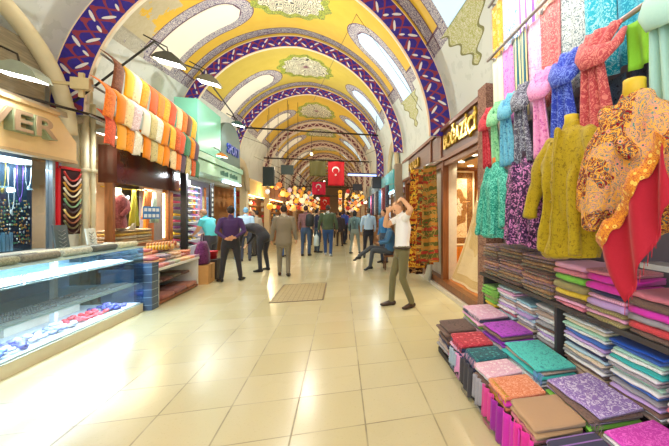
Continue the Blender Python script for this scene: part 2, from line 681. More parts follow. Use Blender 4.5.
def vault_mat(i, Y0, Y1, R0, yw, wl, wr, ym, hm, full=True):
    """yw window centre, wl / wr (top angle, foot angle) of left / right window, ym medallion centre"""
    M = Mat('painted_vault', 0.6)
    t = M.nt.nodes.new('ShaderNodeUVMap')
    u, v, _ = M.xyz(t.outputs[0])     # u = angle in degrees from the crest, v = metres along the arcade
    vec = M.coord()
    k = R0 * PI / 180
    n1 = M.noise(vec, 3.0, 4, 0.6)
    col = M.mix(n1, *((lin((206, 164, 22)), lin((226, 188, 50))) if i != 2 else (lin((190, 166, 50)), lin((208, 186, 78)))))
    # fine arabesque used in all borders
    nz = M.noise(vec, 13, 1, 0.5, 2.2)
    ar = ((nz * 30).sin()).gt(0.0)
    arab = M.mix(ar, lin((212, 206, 200)), lin((76, 66, 112)))
    foot = 62.0
    au = u.abs()
    d0 = v - Y0
    d1 = Y1 - v
    # border strips next to the ribs and the foot of the vault
    strip = d1.lt(0.42) * d1.gt(0.1)
    rim = ((d1 - 0.43).abs().lt(0.018)).max((d1 - 0.09).abs().lt(0.018))
    low = au.gt(foot - 5) * au.lt(foot)
    col = M.mix(strip.max(low), col, arab)
    col = M.mix(rim.max((au - foot + 5).abs().lt(0.35)), col, lin((92, 60, 84)))
    # plaster below
    pl = M.mix(n1.gt(0.55) * 0.5, lin((214, 220, 214)), lin((194, 202, 194)))
    # weathered lower left
    dn = M.noise(vec, 1.6, 5, 0.7)
    damp = (u.lt(-38)) * (dn + (0 - u) * 0.004 - d0 * 0.16).gt(0.46)
    dcol = M.mix(M.noise(vec, 7, 5, 0.8), lin((150, 146, 118)), lin((204, 204, 186)))
    if i == 1:
        col = M.mix(damp * 0.8, col, dcol)
    col = M.mix(au.gt(foot), col, pl)
    # windows: capsule open at the foot
    for sgn, (tp, ft) in ((-1, wl), (1, wr)):
        a = (u * sgn)
        hw = 0.47
        ctop = tp + hw / k
        dx = ((ctop - a) * k).max(0.0)
        dy = (v - yw)
        d = (dx * dx + dy * dy).sqrt() - hw
        ins = a.gt(tp - 0.4 / k) * a.lt(ft)
        col = M.mix(d.lt(0.31) * ins, col, lin((92, 60, 84)))
        col = M.mix(d.lt(0.285) * d.gt(0.02) * ins, col, arab)
        if sgn > 0 and full:
            # painted bracket hanging under the window
            bw = (1.0 - (a - ft) / 15.0) * 0.85 + (a * 1.3).sin() * 0.1
            br = a.gt(ft) * dy.abs().lt(bw) * a.lt(ft + 15)
            gcol = M.mix(((nz * 24).sin()).gt(0.1), lin((168, 172, 92)), lin((208, 206, 176)))
            col = M.mix(br, col, M.mix(dy.abs().gt(bw - 0.07), gcol, lin((120, 120, 60))))
    if i == 0:
        col = M.mix(u.lt(-14), col, pl)
    # medallion
    a = u * k / 0.95
    b = (v - ym) / hm
    at = a.op('ARCTAN2', b)
    rr = (a * a + b * b).sqrt() + (at * 12).sin() * 0.05
    sw = M.voro(vec, 5.5)
    ring = (sw * 30).sin().gt(0.1)
    med = M.mix(ring, lin((236, 230, 196)), lin((44, 52, 60)))
    med = M.mix(sw.lt(0.14), med, lin((110, 40, 92)))
    med = M.mix(rr.gt(0.8), med, M.mix(((nz * 40).sin()).gt(0.0), lin((190, 200, 60)), lin((50, 66, 24))))
    med = M.mix(rr.lt(0.1), med, lin((120, 60, 90)))
    col = M.mix(rr.lt(1.0), col, med)
    M.base(col)
    return M.m


WINL, WINR = [], []
for i in range(len(RIBS) - 1):
    ya, xa, za, ra = RIBS[i]
    yb, xb, zb, rb = RIBS[i + 1]
    ra += 0.2; rb += 0.2
    y0, y1 = ya, yb + 0.02
    yw = {0: 5.0, 1: 8.95, 2: 13.4, 3: 18.0}.get(i, (ya + yb) / 2 + 0.3)
    ym = {0: 4.4, 1: 8.5, 2: 12.9, 3: 18.3}.get(i, (ya + yb) / 2)
    wl = {0: (24, 60), 1: (21, 60), 2: (22, 62)}.get(i, (24, 62))
    wr = {0: (36, 60), 1: (30, 65), 2: (32, 64)}.get(i, (28, 64))
    hm = {0: 1.0, 1: 1.05, 2: 1.0, 3: 1.4}.get(i, 1.0)
    mt = vault_mat(i, ya, yb, (ra + rb) / 2, yw, wl, wr, ym, hm, full=i < 2)
    NU, NV = 64, 6

    def V(u, v, off=0.0, ya=ya, yb=yb, xa=xa, xb=xb, za=za, zb=zb, ra=ra, rb=rb):
        t = v
        a = R(u)
        x0 = xa + (xb - xa) * t; z0 = za + (zb - za) * t; rr = ra + (rb - ra) * t - off
        return (x0 + math.sin(a) * rr, ya + (yb - ya) * t, z0 + peak(u) + math.cos(a) * rr)
    m = MB()
    m.grid(lambda u, v: V(-90 + 180 * u, v), NU, NV, uvfn=lambda u, v, ya=ya, yb=yb: (-90 + 180 * u, ya + (yb - ya) * v))
    # outer shell so that the vault has thickness
    m.grid(lambda u, v: V(-90 + 180 * u, v, -0.3), NU, NV, mi=1)
    struct('ceiling' if i == 0 else 'ceiling.%03d' % i, m, [mt, CREAM])
    # glazed openings
    for sgn, (tp, ft), L in ((-1, wl, WINL), (1, wr, WINR)):
        if i == 0 and sgn < 0: continue
        k = (ra + rb) / 2 * PI / 180
        hw = 0.47
        w = MB()
        rows = 22
        def W(uu, vv, off=0.0):
            a = tp + (ft - tp) * vv
            d = (a - tp) * k
            half = hw if d > hw else math.sqrt(max(0.0, hw * hw - (hw - d) ** 2))
            yy = yw + half * (uu * 2 - 1)
            return V(sgn * a, (yy - ya) / (yb - ya), off)
        w.grid(lambda a, b: W(a, b, 0.015), 8, rows, 0)
        w.grid(lambda a, b: W(a, b, 0.008), 8, rows, 0)
        if i == 0 or i == 1 or True:
            bright = {-1: ((226, 220, 200), 0.30), 1: ((196, 220, 236), 0.55)}[sgn]
            L.append(struct('window_%d' % (len(WINL) + len(WINR) + 1), w, glow(*bright, name='daylit_pane')))

# walls under the vault springing, pierced below by the shops
WALLP = plain((212, 218, 212), 0.7, var=0.05, scale=2, name='wall_plaster')


def edge_at(y):
    for i in range(len(RIBS) - 1):
        if y <= RIBS[i + 1][0] or i == len(RIBS) - 2:
            a, b = RIBS[i], RIBS[i + 1]
            t = max(0, min(1, (y - a[0]) / (b[0] - a[0])))
            x0 = a[1] + (b[1] - a[1]) * t; z0 = a[2] + (b[2] - a[2]) * t; r = a[3] + (b[3] - a[3]) * t + 0.2
            return x0, z0, r


def side_wall(name, sgn, foot, ys):
    m = MB()
    for ya, yb in zip(ys, ys[1:]):
        p = []
        for y in (ya, yb):
            x0, z0, r = edge_at(max(y, RIBS[0][0]))
            xw = x0 + sgn * r
            p.append((xw, y, z0 + 0.02))
        za, zb = foot((ya + yb) / 2), foot((ya + yb) / 2)
        q = [(p[0][0], ya, za), (p[1][0], yb, zb), p[1], p[0]]
        o = [(x + sgn * 0.3, y, z) for x, y, z in q]
        m.add(q + o, [(0, 1, 2, 3) if sgn < 0 else (3, 2, 1, 0), (4, 7, 6, 5) if sgn < 0 else (5, 6, 7, 4), (0, 4, 5, 1), (2, 6, 7, 3), (0, 3, 7, 4), (1, 5, 6, 2)], 0)
    struct(name, m, WALLP)


side_wall('wall_left', -1, lambda y: 2.75 if y < 6.4 else (2.6 if y < 19 else 2.4), [-2.3, 2.3, 4.4, 6.4, 6.9, 8.5, 10.6, 12.8, 15.0, 17.6, 20.3, 22.7, 25.2, 30, 35, 40, 45, 50])
side_wall('wall_right', 1, lambda y: -0.1 if y < 4.3 else 2.6, [-2.3, 2.3, 3.4, 4.3, 6.5, 8.5, 10.6, 12.8, 15.0, 17.6, 20.3, 22.7, 25.2, 30, 35, 40, 45, 50])
m = MB(); m.box((-5.5, 50.2, 0), (3.5, 50.5, 7.0)); struct('wall_back', m, plain((170, 140, 110), 0.8))
# vault over the viewer's end
x0, z0, r = edge_at(2.3)
m = MB()
m.grid(lambda u, v: (x0 + math.sin(R(-90 + 180 * u)) * r, -2.3 + 4.6 * v, z0 + math.cos(R(-90 + 180 * u)) * r), 48, 1)
m.grid(lambda u, v: (x0 + math.sin(R(-90 + 180 * u)) * (r + .3), -2.3 + 4.6 * v, z0 + math.cos(R(-90 + 180 * u)) * (r + .3)), 48, 1)
struct('ceiling.020', m, plain((226, 180, 70), 0.7))

# iron tie rods across the springing of the vaults
IRON = plain((60, 52, 44), 0.5, 0.6, name='iron')
for j, (y, z) in enumerate([(14.9, 5.0), (20.2, 4.65), (30.0, 3.9), (40.0, 3.7)]):
    m = MB()
    x0, z0, r = edge_at(y)
    hw = math.sqrt(max(0.1, r * r - max(0, z - z0) ** 2))
    m.tube([(x0 - hw, y - 0.1, z), (x0 + hw, y - 0.1, z)], 0.035 if j < 2 else 0.04, 6)
    struct('trim_%d' % (20 + j), m, IRON)

# ================================================================== LEFT SIDE
WHITE = plain((232, 232, 226), 0.4, var=0.04, name='white_laminate')
STEEL = plain((168, 170, 168), 0.3, 0.8, name='steel')
DARK = plain((34, 32, 34), 0.5, name='dark_board')
BROWN = wood((92, 52, 34), 0.3)
ORANGEWOOD = wood((206, 128, 44), 0.35)
PEACH = plain((240, 206, 148), 0.45, var=0.05, name='peach_board')

# --- shop interiors (recesses)
m = MB()
m.box((-5.6, 2.0, 0), (-5.5, 19, 3.4))
struct('wall_left_rear', m, plain((150, 120, 84), 0.8))
m = MB(); m.box((-5.5, 2.0, 2.98), (-4.05, 10.3, 3.06)); struct('ceiling_shops', m, plain((200, 190, 170), 0.7))

# --- silver shop: counter wall, window back panel, glass
shop = empty('jewellery_window', (-4.35, 4.6, 0), 0, 'lit shop window with dark blue back panel of hanging silver necklaces and red edge', 'shop window')
m = MB(); m.box((-0.2, -2.4, 0), (0.25, 1.68, 1.0)); m.build('base_cabinet', plain((196, 190, 176), 0.6), shop)
m = MB(); m.box((-0.02, -2.4, 1.0), (0.02, 1.5, 2.34)); m.build('back_panel', plain((44, 62, 84), 0.7, name='navy_velvet'), shop)
m = MB()
for y in (1.5, 1.62): m.box((0.18, y, 1.0), (0.26, y + 0.05, 2.34))
m.build('steel_post', STEEL, shop)
m = MB(); m.box((0.17, 1.55, 1.0), (0.25, 1.62, 2.34)); m.build('red_strip', plain((200, 30, 40), 0.4), shop)
m = MB(); m.box((0.21, -2.4, 1.02), (0.22, 1.5, 2.3)); m.build('glass_pane', glass((225, 238, 245), 0.06), shop)
m = MB(); m.box((0.0, -2.4, 2.2), (0.16, 1.3, 2.26)); m.build('tube_lamp', glow((255, 255, 250), 9), shop)
lamp('AREA', (-4.2, 4.4, 2.17), 60, (0.95, 0.98, 1), 0.12, (0, R(10), 0), 3.4, 'window_tube')

# necklaces in the window
cols = [((220, 230, 235), 'silver'), ((30, 150, 110), 'green'), ((60, 190, 190), 'turquoise'), ((190, 160, 60), 'gold'), ((240, 240, 236), 'pearl'), ((120, 80, 170), 'violet')]
place = ['beside the red strip', 'above the gold earring cards', 'left of the gold cards', 'in the middle of the blue panel', 'near the curved scarves', 'at the left edge of view']
k = 0
for j in range(13):
    y = 6.0 - j * 0.125
    c, cn = cols[(j * 5) % 6]
    L = 0.34 + 0.3 * ((j * 7) % 5) / 5
    w = 0.045
    zt = 2.24 - (j % 3) * 0.05
    pts = [(0, w * math.cos(a) * 1.0, -L * (0.5 + 0.5 * math.cos(a * 0 + 0)) if False else -L * math.sin(a) ** 0.5) for a in [PI * q / 16 for q in range(17)]]
    m = MB(); m.tube([(0, p[1], p[2]) for p in pts], 0.006, 5)
    m2 = MB()
    m2.ball((0, 0, -L - 0.02), (0.012, 0.02, 0.035), n=8, m=6)
    nk = empty('necklace', (-4.3, y, zt), 0, '%s necklace hanging in the silver shop window, %s from the red strip' % (cn, NTH[j]), 'necklace', 'necklaces in the silver shop window')
    m.build('strand', plain(c, 0.2, 0.5, name='beads'), nk)
    m2.build('pendant', plain(c, 0.15, 0.3, name='stone'), nk)
# curved bands of coloured stones (left edge)
for j, (c, cn) in enumerate([((30, 130, 60), 'green'), ((30, 60, 130), 'blue'), ((120, 50, 150), 'violet'), ((220, 225, 240), 'white')]):
    m = MB()
    pts = [(0, -0.32 + 0.4 * t, -0.26 * math.sin(PI * 0.5 * (1 - t)) ** 1 * 1.2 + 0.1) for t in [q / 10 for q in range(11)]]
    m.tube(pts, [0.012 + 0.022 * math.sin(PI * q / 10) for q in range(11)], 6)
    single('stone_collar', MB().add([(x - 4.28, y + 5.2, z + 1.85 - j * 0.085) for x, y, z in m.v], m.f, 0, True), plain(c, 0.25), '%s stone collar fanned on the blue panel, %s' % (cn, ORD[j]), 'necklace', 'stone collars on the blue panel')
# gold earring cards
m = MB()
for a in range(15):
    for b in range(13):
        if rnd.random() < 0.85:
            m.ball((-4.31, 5.52 + a * 0.036 + rnd.uniform(-.01, .01), 1.12 + b * 0.048 + rnd.uniform(-.012, .012)), (0.008, rnd.uniform(.008, .016), rnd.uniform(.01, .022)), mi=rnd.randrange(4), n=5, m=4)
single('earrings', m, [plain((206, 170, 90), 0.25, 0.6), plain((230, 230, 220), 0.25, 0.5), plain((60, 130, 90), 0.3), plain((190, 120, 60), 0.3, .4)],
       'mass of small gold and green earrings pinned on the dark window panel', 'earrings', kind='stuff')
m = MB()
for a in range(34):
    m.box((-4.3, 3.9 + a * 0.055, 1.02), (-4.28, 3.93 + a * 0.055, 1.24 + 0.03 * (a % 2)))
single('silver_chain', m, plain((150, 190, 215), 0.25, 0.4), 'row of short silver chains standing along the foot of the shop window', 'chains', kind='stuff')

# red board with swags of bead strings
bb = empty('bead_string_board', (-4.08, 6.42, 1.2), 0, 'narrow red-edged dark board hung with swags of bead strings beside the window', 'display board')
m = MB(); m.box((-0.02, -0.2, 0), (0.0, 0.2, 1.0)); m.build('panel', plain((60, 26, 30), 0.7), bb)
m = MB(); m.box((-0.03, -0.24, 0), (0.01, -0.2, 1.0)); m.box((-0.03, -0.2, 1.0), (0.01, 0.2, 1.04)); m.build('red_edge', plain((206, 34, 40), 0.4), bb)
bc = [(200, 60, 50), (225, 200, 190), (210, 150, 60), (235, 225, 190), (160, 130, 70), (120, 160, 120), (70, 60, 60), (220, 190, 110), (150, 90, 60), (110, 100, 60), (90, 70, 50)]
bn = ['coral', 'pale pink', 'amber', 'cream', 'olive', 'sage', 'dark grey', 'yellow', 'brown', 'khaki', 'dark brown']
for j in range(11):
    z = 2.16 - j * 0.082
    m = MB()
    pts = [(-4.05, 6.42 + 0.17 * t, z - 0.13 * (1 - t * t)) for t in [q / 7 - 1 for q in range(15)]]
    m.tube(pts, 0.014, 6)
    single('bead_string', m, plain(bc[j], 0.3), '%s bead string swagged across the red-edged board, %s' % (bn[j], ORD[j]), 'necklace', 'bead strings on the red-edged board')

# peach sign board with raised letters
sg = empty('shop_sign', (-4.0, 4.4, 2.66), 0, 'peach sign board with raised grey-green capital letters over the silver shop', 'sign')
m = MB(); m.prism([(-2.4, -0.33), (1.95, -0.33), (1.95, -0.05), (1.6, 0.27), (-2.4, 0.27)], -0.06, 0.04, axis='x'); m.build('board', PEACH, sg)
m = MB(); m.box((-0.08, -2.4, 0.27), (0.07, 1.6, 0.32)); m.box((-0.08, -2.4, -0.37), (0.06, 1.95, -0.33)); m.build('edge_trim', plain((206, 176, 130), 0.5), sg)
SIG = plain((150, 158, 120), 0.35, name='sign_letters')
tx = text_mesh('lettering', 'SILVER', 0.36, 0.09, SIG, sg, (0.09, 0.56, 0.0), (R(90), 0, R(90)), 'CENTER', width=1.75, bold=0.012)
tx2 = text_mesh('letter_outline', 'SILVER', 0.36, 0.012, plain((176, 146, 116), 0.4), sg, (0.137, 0.56, 0.0), (R(90), 0, R(90)), 'CENTER', width=1.75, bold=0.004)

# timber tympanum and plaster arch above the silver shop
m = MB(); m.box((-4.25, 2.4, 2.95), (-4.18, 6.1, 3.9)); struct('wall_panel_left', m, wood((150, 140, 118), 0.6, axis=1))
m = MB()
pts = [(-4.1, 4.3 + 2.12 * math.cos(a), 2.75 + 1.63 * math.sin(a)) for a in [PI * q / 30 for q in range(31)]]
m.tube(pts, [(0.11, 0.09)] * 31, 8, side=(1, 0, 0))
struct('trim_30', m, plain((226, 214, 176), 0.7, var=0.12, scale=4))
# service pipes and column between the shops
m = MB(); m.box((-4.5, 6.66, 0), (-4.12, 6.98, 3.6)); struct('wall_pier_left', m, plain((214, 204, 172), 0.7, var=0.15, scale=5))
for q, (dx, dy, r_) in enumerate([(0.0, 0.0, 0.045), (0.03, 0.13, 0.035)]):
    m = MB(); m.tube([(-4.05 + dx, 6.68 + dy, 0.0), (-4.05 + dx, 6.68 + dy, 3.35)], r_, 10)
    m.tube([(-4.05 + dx, 6.68 + dy, 2.2), (-4.05 + dx, 6.68 + dy, 2.26)], r_ + 0.02, 10)
    single('drain_pipe', m, plain((216, 206, 168), 0.5), ['thicker', 'thinner'][q] + ' cream pipe running up the pier beside the bead board', 'pipe')

# --- hanging spot lamps on brackets
def spot_lamp(loc, rz, label, s=1.0, on=True, warm=COOL, energy=22, mat=(150, 158, 140)):
    t = empty('spot_lamp', loc, rz, label, 'lamp', 'spot lamps on the shop fronts')
    body = plain(mat, 0.4, 0.2)
    m = MB()
    m.prism([(-0.20 * s, 0.0), (0.20 * s, 0.0), (0.15 * s, 0.07 * s), (0.04 * s, 0.13 * s), (-0.04 * s, 0.13 * s), (-0.15 * s, 0.07 * s)], -0.11 * s, 0.11 * s)
    m.build('housing', body, t)
    m = MB(); m.box((-0.17 * s, -0.09 * s, -0.012), (0.17 * s, 0.09 * s, -0.001)); m.build('lens', glow((255, 255, 250), 10 if on else 1), t)
    m = MB(); m.tube([(-0.05, 0, 0.12 * s), (-0.1, 0, 0.22 * s), (-0.32 * s - 0.1, 0, 0.3 * s)], 0.012, 6); m.build('bracket', IRON, t)
    t.rotation_euler = (0, R(12), rz)
    if on:
        lamp('SPOT', (loc[0], loc[1], loc[2] - 0.03), energy, warm, 0.09, (0, 0, 0), name='spot_light', spot=150)
    return t


spot_lamp((-3.75, 5.15, 3.18), 0, 'large green-grey floodlight hanging above the silver shop sign', 1.15, energy=45)
spot_lamp((-3.75, 6.75, 2.83), 0, 'small green-grey lamp hanging at the end of the peach sign', 0.85, energy=25)
spot_lamp((-2.95, 6.9, 4.2), 0, 'dark floodlight above the top row of orange scarves', 1.2, mat=(84, 82, 70), energy=50)
spot_lamp((-3.0, 8.9, 4.6), 0, 'grey floodlight beside the mint sign box', 1.25, mat=(120, 118, 100), energy=45)
spot_lamp((-3.0, 11.2, 4.2), 0, 'slim floodlight with turquoise glow above the round grey sign', 0.9, mat=(60, 90, 88), energy=45)
spot_lamp((-3.2, 10.4, 3.12), 0, 'small orange-shaded lamp in front of the mint fascia', 0.7, mat=(230, 140, 60), warm=WARM, energy=15)
# bracket rails and cables
m = MB()
m.tube([(-4.2, 5.6, 3.1), (-3.75, 6.3, 3.05), (-3.5, 7.0, 3.0)], 0.02, 6)
single('bracket_rail', m, IRON, 'black iron rail slanting past the end of the peach sign', 'rail')
m = MB()
m.tube([(-3.9, 6.2, 3.2), (-3.3, 6.3, 3.9), (-3.05, 6.6, 4.42), (-3.1, 7.6, 4.5), (-3.15, 8.8, 4.85), (-3.15, 11.2, 4.55), (-3.4, 13, 4.3)], 0.018, 6)
single('lamp_cable', m, plain((40, 38, 34), 0.6), 'dark cable running above the orange scarves from lamp to lamp', 'cable')

# --- glass display case
case = empty('display_case', (-3.45, 4.6, 0), 0, 'long glass jewellery display case with cream plinth and lit shelves', 'display case')
cy0, cy1 = -1.6, 1.55
m = MB(); m.box((-0.48, cy0, 0.0), (0.46, cy1, 0.13)); m.build('plinth', plain((226, 218, 190), 0.4, var=.05), case)
m = MB(); m.box((-0.50, cy0, 0.13), (-0.47, cy1, 1.0)); m.build('back_board', plain((190, 218, 236), 0.3, name='blue_back'), case)
for z, x1 in ((0.45, 0.42), (0.80, 0.36)):
    m = MB(); m.box((-0.46, cy0 + .02, z - 0.012), (x1, cy1 - 0.04, z)); m.build('glass_shelf', plain((214, 236, 240), 0.15), case)
m = MB(); m.box((-0.46, cy0 + .02, 0.13), (0.44, cy1 - 0.03, 0.15)); m.build('deck', plain((236, 240, 244), 0.4), case)
m = MB(); m.box((0.462, cy0, 0.13), (0.47, cy1, 1.0)); m.build('front_glass', glass((236, 246, 252), 0.08), case)
m = MB(); m.box((-0.47, cy1 - 0.008, 0.13), (0.46, cy1, 1.0)); m.build('end_glass', glass((180, 214, 236), 0.12), case)
m = MB(); m.box((-0.5, cy0, 1.0), (0.48, cy1 + 0.01, 1.014)); m.build('top_glass', plain((196, 222, 220), 0.12), case)
for y in (-0.55, 0.5):
    m = MB(); m.box((0.0, y, 0.15), (0.05, y + 0.05, 0.99)); m.build('upright', plain((232, 238, 240), 0.3), case)
m = MB(); m.box((-0.44, cy0, 0.975), (-0.40, cy1 - 0.05, 0.995)); m.build('lamp_strip', glow((225, 242, 255), 8), case)
lamp('AREA', (-3.2, 4.6, 0.965), 85, (0.88, 0.95, 1), 0.1, (0, 0, 0), 2.9, 'case_strip')
lamp('AREA', (-3.1, 4.6, 0.43), 36, (0.80, 0.92, 1), 0.1, (0, 0, 0), 2.9, 'case_strip')

# ring trays in the case
SIL = plain((206, 212, 220), 0.25, 0.6, name='silver_rings')
TRAY = plain((226, 236, 244), 0.5, name='tray_velvet')
ring_me = None
def tray_mesh(dots, w, d):
    m = MB()
    for a in range(dots):
        for b in range(6):
            m.ball((-d / 2 + d * (b + .5) / 6, -w / 2 + w * (a + .5) / dots, 0.030), (0.014, 0.012, 0.013), n=6, m=4)
    return m.mesh('rings', SIL)
tm = MB(); tm.box((-0.19, -0.205, 0), (0.19, 0.205, 0.02)); tray_me = tm.mesh('tray', TRAY)
ring_me = tray_mesh(12, 0.38, 0.3)
for lv, (z, xx, nm) in enumerate([(0.8, -3.30, 'upper'), (0.45, -3.24, 'lower')]):
    for j in range(7):
        y = 5.8 - j * 0.43
        t = empty('ring_tray', (xx, y, z), 0, 'white ring tray, %s shelf of the glass case, %s from its far end' % (nm, NTH[j]), 'jewellery tray', 'ring trays in the glass case')
        mesh_obj('tray', tray_me, t)
        r_ = mesh_obj('rings', ring_me, t); tag(r_, kind='stuff')
# bottom deck goods
for j, (y, c, cn) in enumerate([(5.42, (212, 72, 84), 'red'), (5.2, (216, 84, 96), 'red'), (5.8, (110, 110, 190), 'violet'), (5.65, (60, 70, 140), 'navy'), (4.9, (210, 214, 226), 'white'), (4.7, (150, 160, 200), 'grey blue'), (4.3, (120, 120, 200), 'lavender'), (4.1, (226, 230, 240), 'white'), (3.95, (90, 120, 200), 'blue'), (4.5, (226, 226, 240), 'white')]):
    m = MB()
    for q in range(16):
        m.ball((-3.2 + rnd.uniform(-.12, .12), y + rnd.uniform(-.1, .1), 0.172 + rnd.uniform(0, .04)), (.035, .035, .022), n=6, m=4)
    single('bead_heap', m, plain(c, 0.35), '%s bead heap on the glass case floor, at %s' % (cn, ['the middle', 'left of the red heap', 'the far end', 'right of the red heap', 'the centre left', 'left of the white heap', 'the near end', 'the near end in front', 'the very left', 'left middle'][j]), 'beads', 'bead heaps in the glass case', kind='stuff')
for j, y in enumerate((5.05, 5.6)):
    m = MB(); m.box((-3.62, y - .35, .152), (-3.58, y + .2, .32)); single('display_card', m, plain((232, 224, 206), 0.6), 'cream backing card standing in the glass case, %s' % ('nearer the red beads' if j == 0 else 'nearer the far end'), 'card')

# bracelet rolls on top of the case
for row, (xx, nn, r_) in enumerate([(-3.12, 6, 0.042), (-3.24, 7, 0.04), (-3.42, 7, 0.036)]):
    for j in range(nn):
        L = 0.44 + 0.05 * ((j * 3 + row) % 3)
        y = 6.02 - j * 0.5 - (0.1 if row == 1 else 0)
        c = [(206, 200, 168), (150, 150, 126), (96, 96, 88), (226, 218, 190), (190, 190, 172), (160, 168, 162), (130, 124, 108)][(j * 2 + row * 3) % 7]
        cn = {206: 'beige', 150: 'olive grey', 96: 'charcoal', 226: 'cream', 190: 'light grey', 160: 'blue grey', 130: 'taupe'}[c[0]]
        m = MB()
        nr = 16
        m.tube([(0, -L / 2 + L * q / (nr * 2), r_) for q in range(nr * 2 + 1)], [r_ * (1.0 if q % 2 else 0.86) for q in range(nr * 2 + 1)], 10)
        m.v = [(x + xx, yy + y - L / 2 + .2, z + 1.014) for x, yy, z in m.v]
        single('bracelet_roll', m, fabric('melange', tuple(int(v * .7) for v in c), c, tuple(min(255, int(v * 1.2)) for v in c), 3),
               '%s roll of bracelets on the glass case, %s row, %s from the far end' % (cn, ['front', 'middle', 'back'][row], NTH[j]), 'bracelets', 'bracelet rolls on top of the glass case')
# cards standing on the case end
def card(y0, y1, x, z0, z1, c, label, lean=0.04):
    t = empty('display_card', (x, (y0 + y1) / 2, z0), 0, label, 'card')
    w = (y1 - y0) / 2
    m = MB(); m.add([(0, -w, 0), (0, w, 0), (-lean, w, z1 - z0), (-lean, -w, z1 - z0), (-.02, -w, 0), (-.02, w, 0), (-lean - .02, w, z1 - z0), (-lean - .02, -w, z1 - z0)], [(0, 1, 2, 3), (7, 6, 5, 4), (0, 4, 5, 1), (1, 5, 6, 2), (2, 6, 7, 3), (3, 7, 4, 0)])
    m.build('card', plain(c, 0.6), t)
    m = MB()
    for q in range(5):
        z = (z1 - z0) * (0.2 + 0.15 * q)
        m.tube([(0.006 - lean * z / (z1 - z0), -w * .5, z), (0.006 - lean * z / (z1 - z0), 0, z - .03), (0.006 - lean * z / (z1 - z0), w * .5, z)], 0.005, 5)
    m.build('chain', STEEL, t)
card(5.66, 5.9, -3.75, 1.014, 1.36, (84, 92, 92), 'dark grey card of necklaces leaning on the glass case top')
card(5.93, 6.12, -3.55, 1.014, 1.3, (230, 232, 220), 'white card standing at the far end of the glass case top')
for j in range(3):
    m = MB(); m.box((-3.35, 5.88 + j * .09, 1.014), (-3.29, 5.95 + j * .09, 1.10 - j * .015)); single('gift_box', m, plain((240, 240, 236), 0.5), 'small white box beside the white card on the glass case, %s' % NTH[j], 'box', 'small white boxes on the glass case')
# slate blue stand between case and scarf table
t = empty('display_tower', (-3.0, 6.27, 0), 0, 'narrow slate blue glass tower between the jewellery case and the scarf table', 'display stand')
m = MB(); m.box((-.12, -.1, 0), (.12, .1, .74)); m.build('body', plain((64, 84, 110), 0.2), t)
m = MB()
for q in range(6): m.box((-.123, -.103, .08 + q * .12), (.123, .103, .088 + q * .12))
m.build('shelf_line', plain((128, 156, 176), 0.2), t)

# --- scarf shop B: fascia, window, doors
m = MB(); m.box((-4.05, 6.98, 2.06), (-3.78, 9.3, 2.72)); m.box((-4.05, 6.98, 0), (-3.85, 8.98, 0.9), 0)
fas = single('shop_fascia', m, plain((84, 44, 30), 0.14, var=.1, spec=.6, name='polished_brown'), 'polished dark brown fascia and stall riser of the scarf shop', 'shop front')
m = MB()
for y in (6.98, 8.92): m.box((-3.96, y, 0.9), (-3.84, y + 0.07, 2.06))
m.box((-3.95, 7.0, 0.88), (-3.82, 9.0, .94)); struct('window_frame_scarf_shop', m, wood((150, 92, 50), 0.3))
w = MB(); w.box((-3.90, 7.05, 0.94), (-3.89, 8.92, 2.06)); struct('window_40', w, glass((246, 246, 240), 0.03))
m = MB(); m.box((-3.93, 8.86, 0.98), (-3.90, 8.90, 2.0)); single('tube_lamp', m, glow((255, 240, 190), 7), 'upright warm light tube at the window edge of the scarf shop', 'lamp')
lamp('AREA', (-4.15, 7.9, 2.0), 120, (1, .9, .75), 0.5, (0, 0, 0), 1.6, 'shop_ceiling_light')
m = MB(); m.box((-5.1, 7.0, 0), (-5.05, 8.9, 2.9)); struct('wall_scarf_shop', m, plain((140, 116, 90), 0.8))
m = MB(); m.box((-4.75, 7.0, 0.86), (-3.95, 8.88, 0.92)); single('window_shelf', m, wood((140, 90, 50)), 'wooden display floor inside the scarf shop window', 'shelf')
# doors
for q, (x, y0, y1, lab) in enumerate([(-4.4, 9.05, 9.4, 'open glossy orange wooden door leaf, left'), (-3.95, 8.99, 9.28, 'open glossy orange wooden door leaf beside the shoe rack')]):
    t = empty('door_leaf', (x, y0, 0.02), 0, lab, 'door')
    m = MB(); m.box((0, 0, 0), (.05, y1 - y0, 2.02)); m.build("leaf", ORANGEWOOD, t)
    m = MB(); m.box((.05, .07, .2), (.058, y1 - y0 - .07, .9)); m.box((.05, .07, 1.05), (.058, y1 - y0 - .07, 1.9)); m.build('panel', wood((180, 100, 34), 0.3), t)
lamp('POINT', (-4.4, 9.4, 2.3), 70, (1, .75, .4), 0.1, name='shop_light')
m = MB(); m.box((-3.7, 9.16, 0.0), (-3.58, 9.26, 2.7)); single('dark_post', m, DARK, 'dark square post between the wooden door and the shoe rack', 'post')

# blue and white card sign in window (unreadable small print kept as blocks)
t = empty('window_sticker', (-3.885, 8.28, 1.42), 0, 'blue and white sticker sign on the scarf shop window', 'sign')
m = MB(); m.box((0, -.3, 0), (.008, .36, .26)); m.build('panel', plain((40, 120, 190), .4), t)
m = MB()
for a in range(2):
    for b in range(4): m.box((.008, -.27 + b * .155, .03 + a * .125), (.012, -.16 + b * .155, .10 + a * .125))
m.build('white_block', plain((240, 245, 250), .4), t)


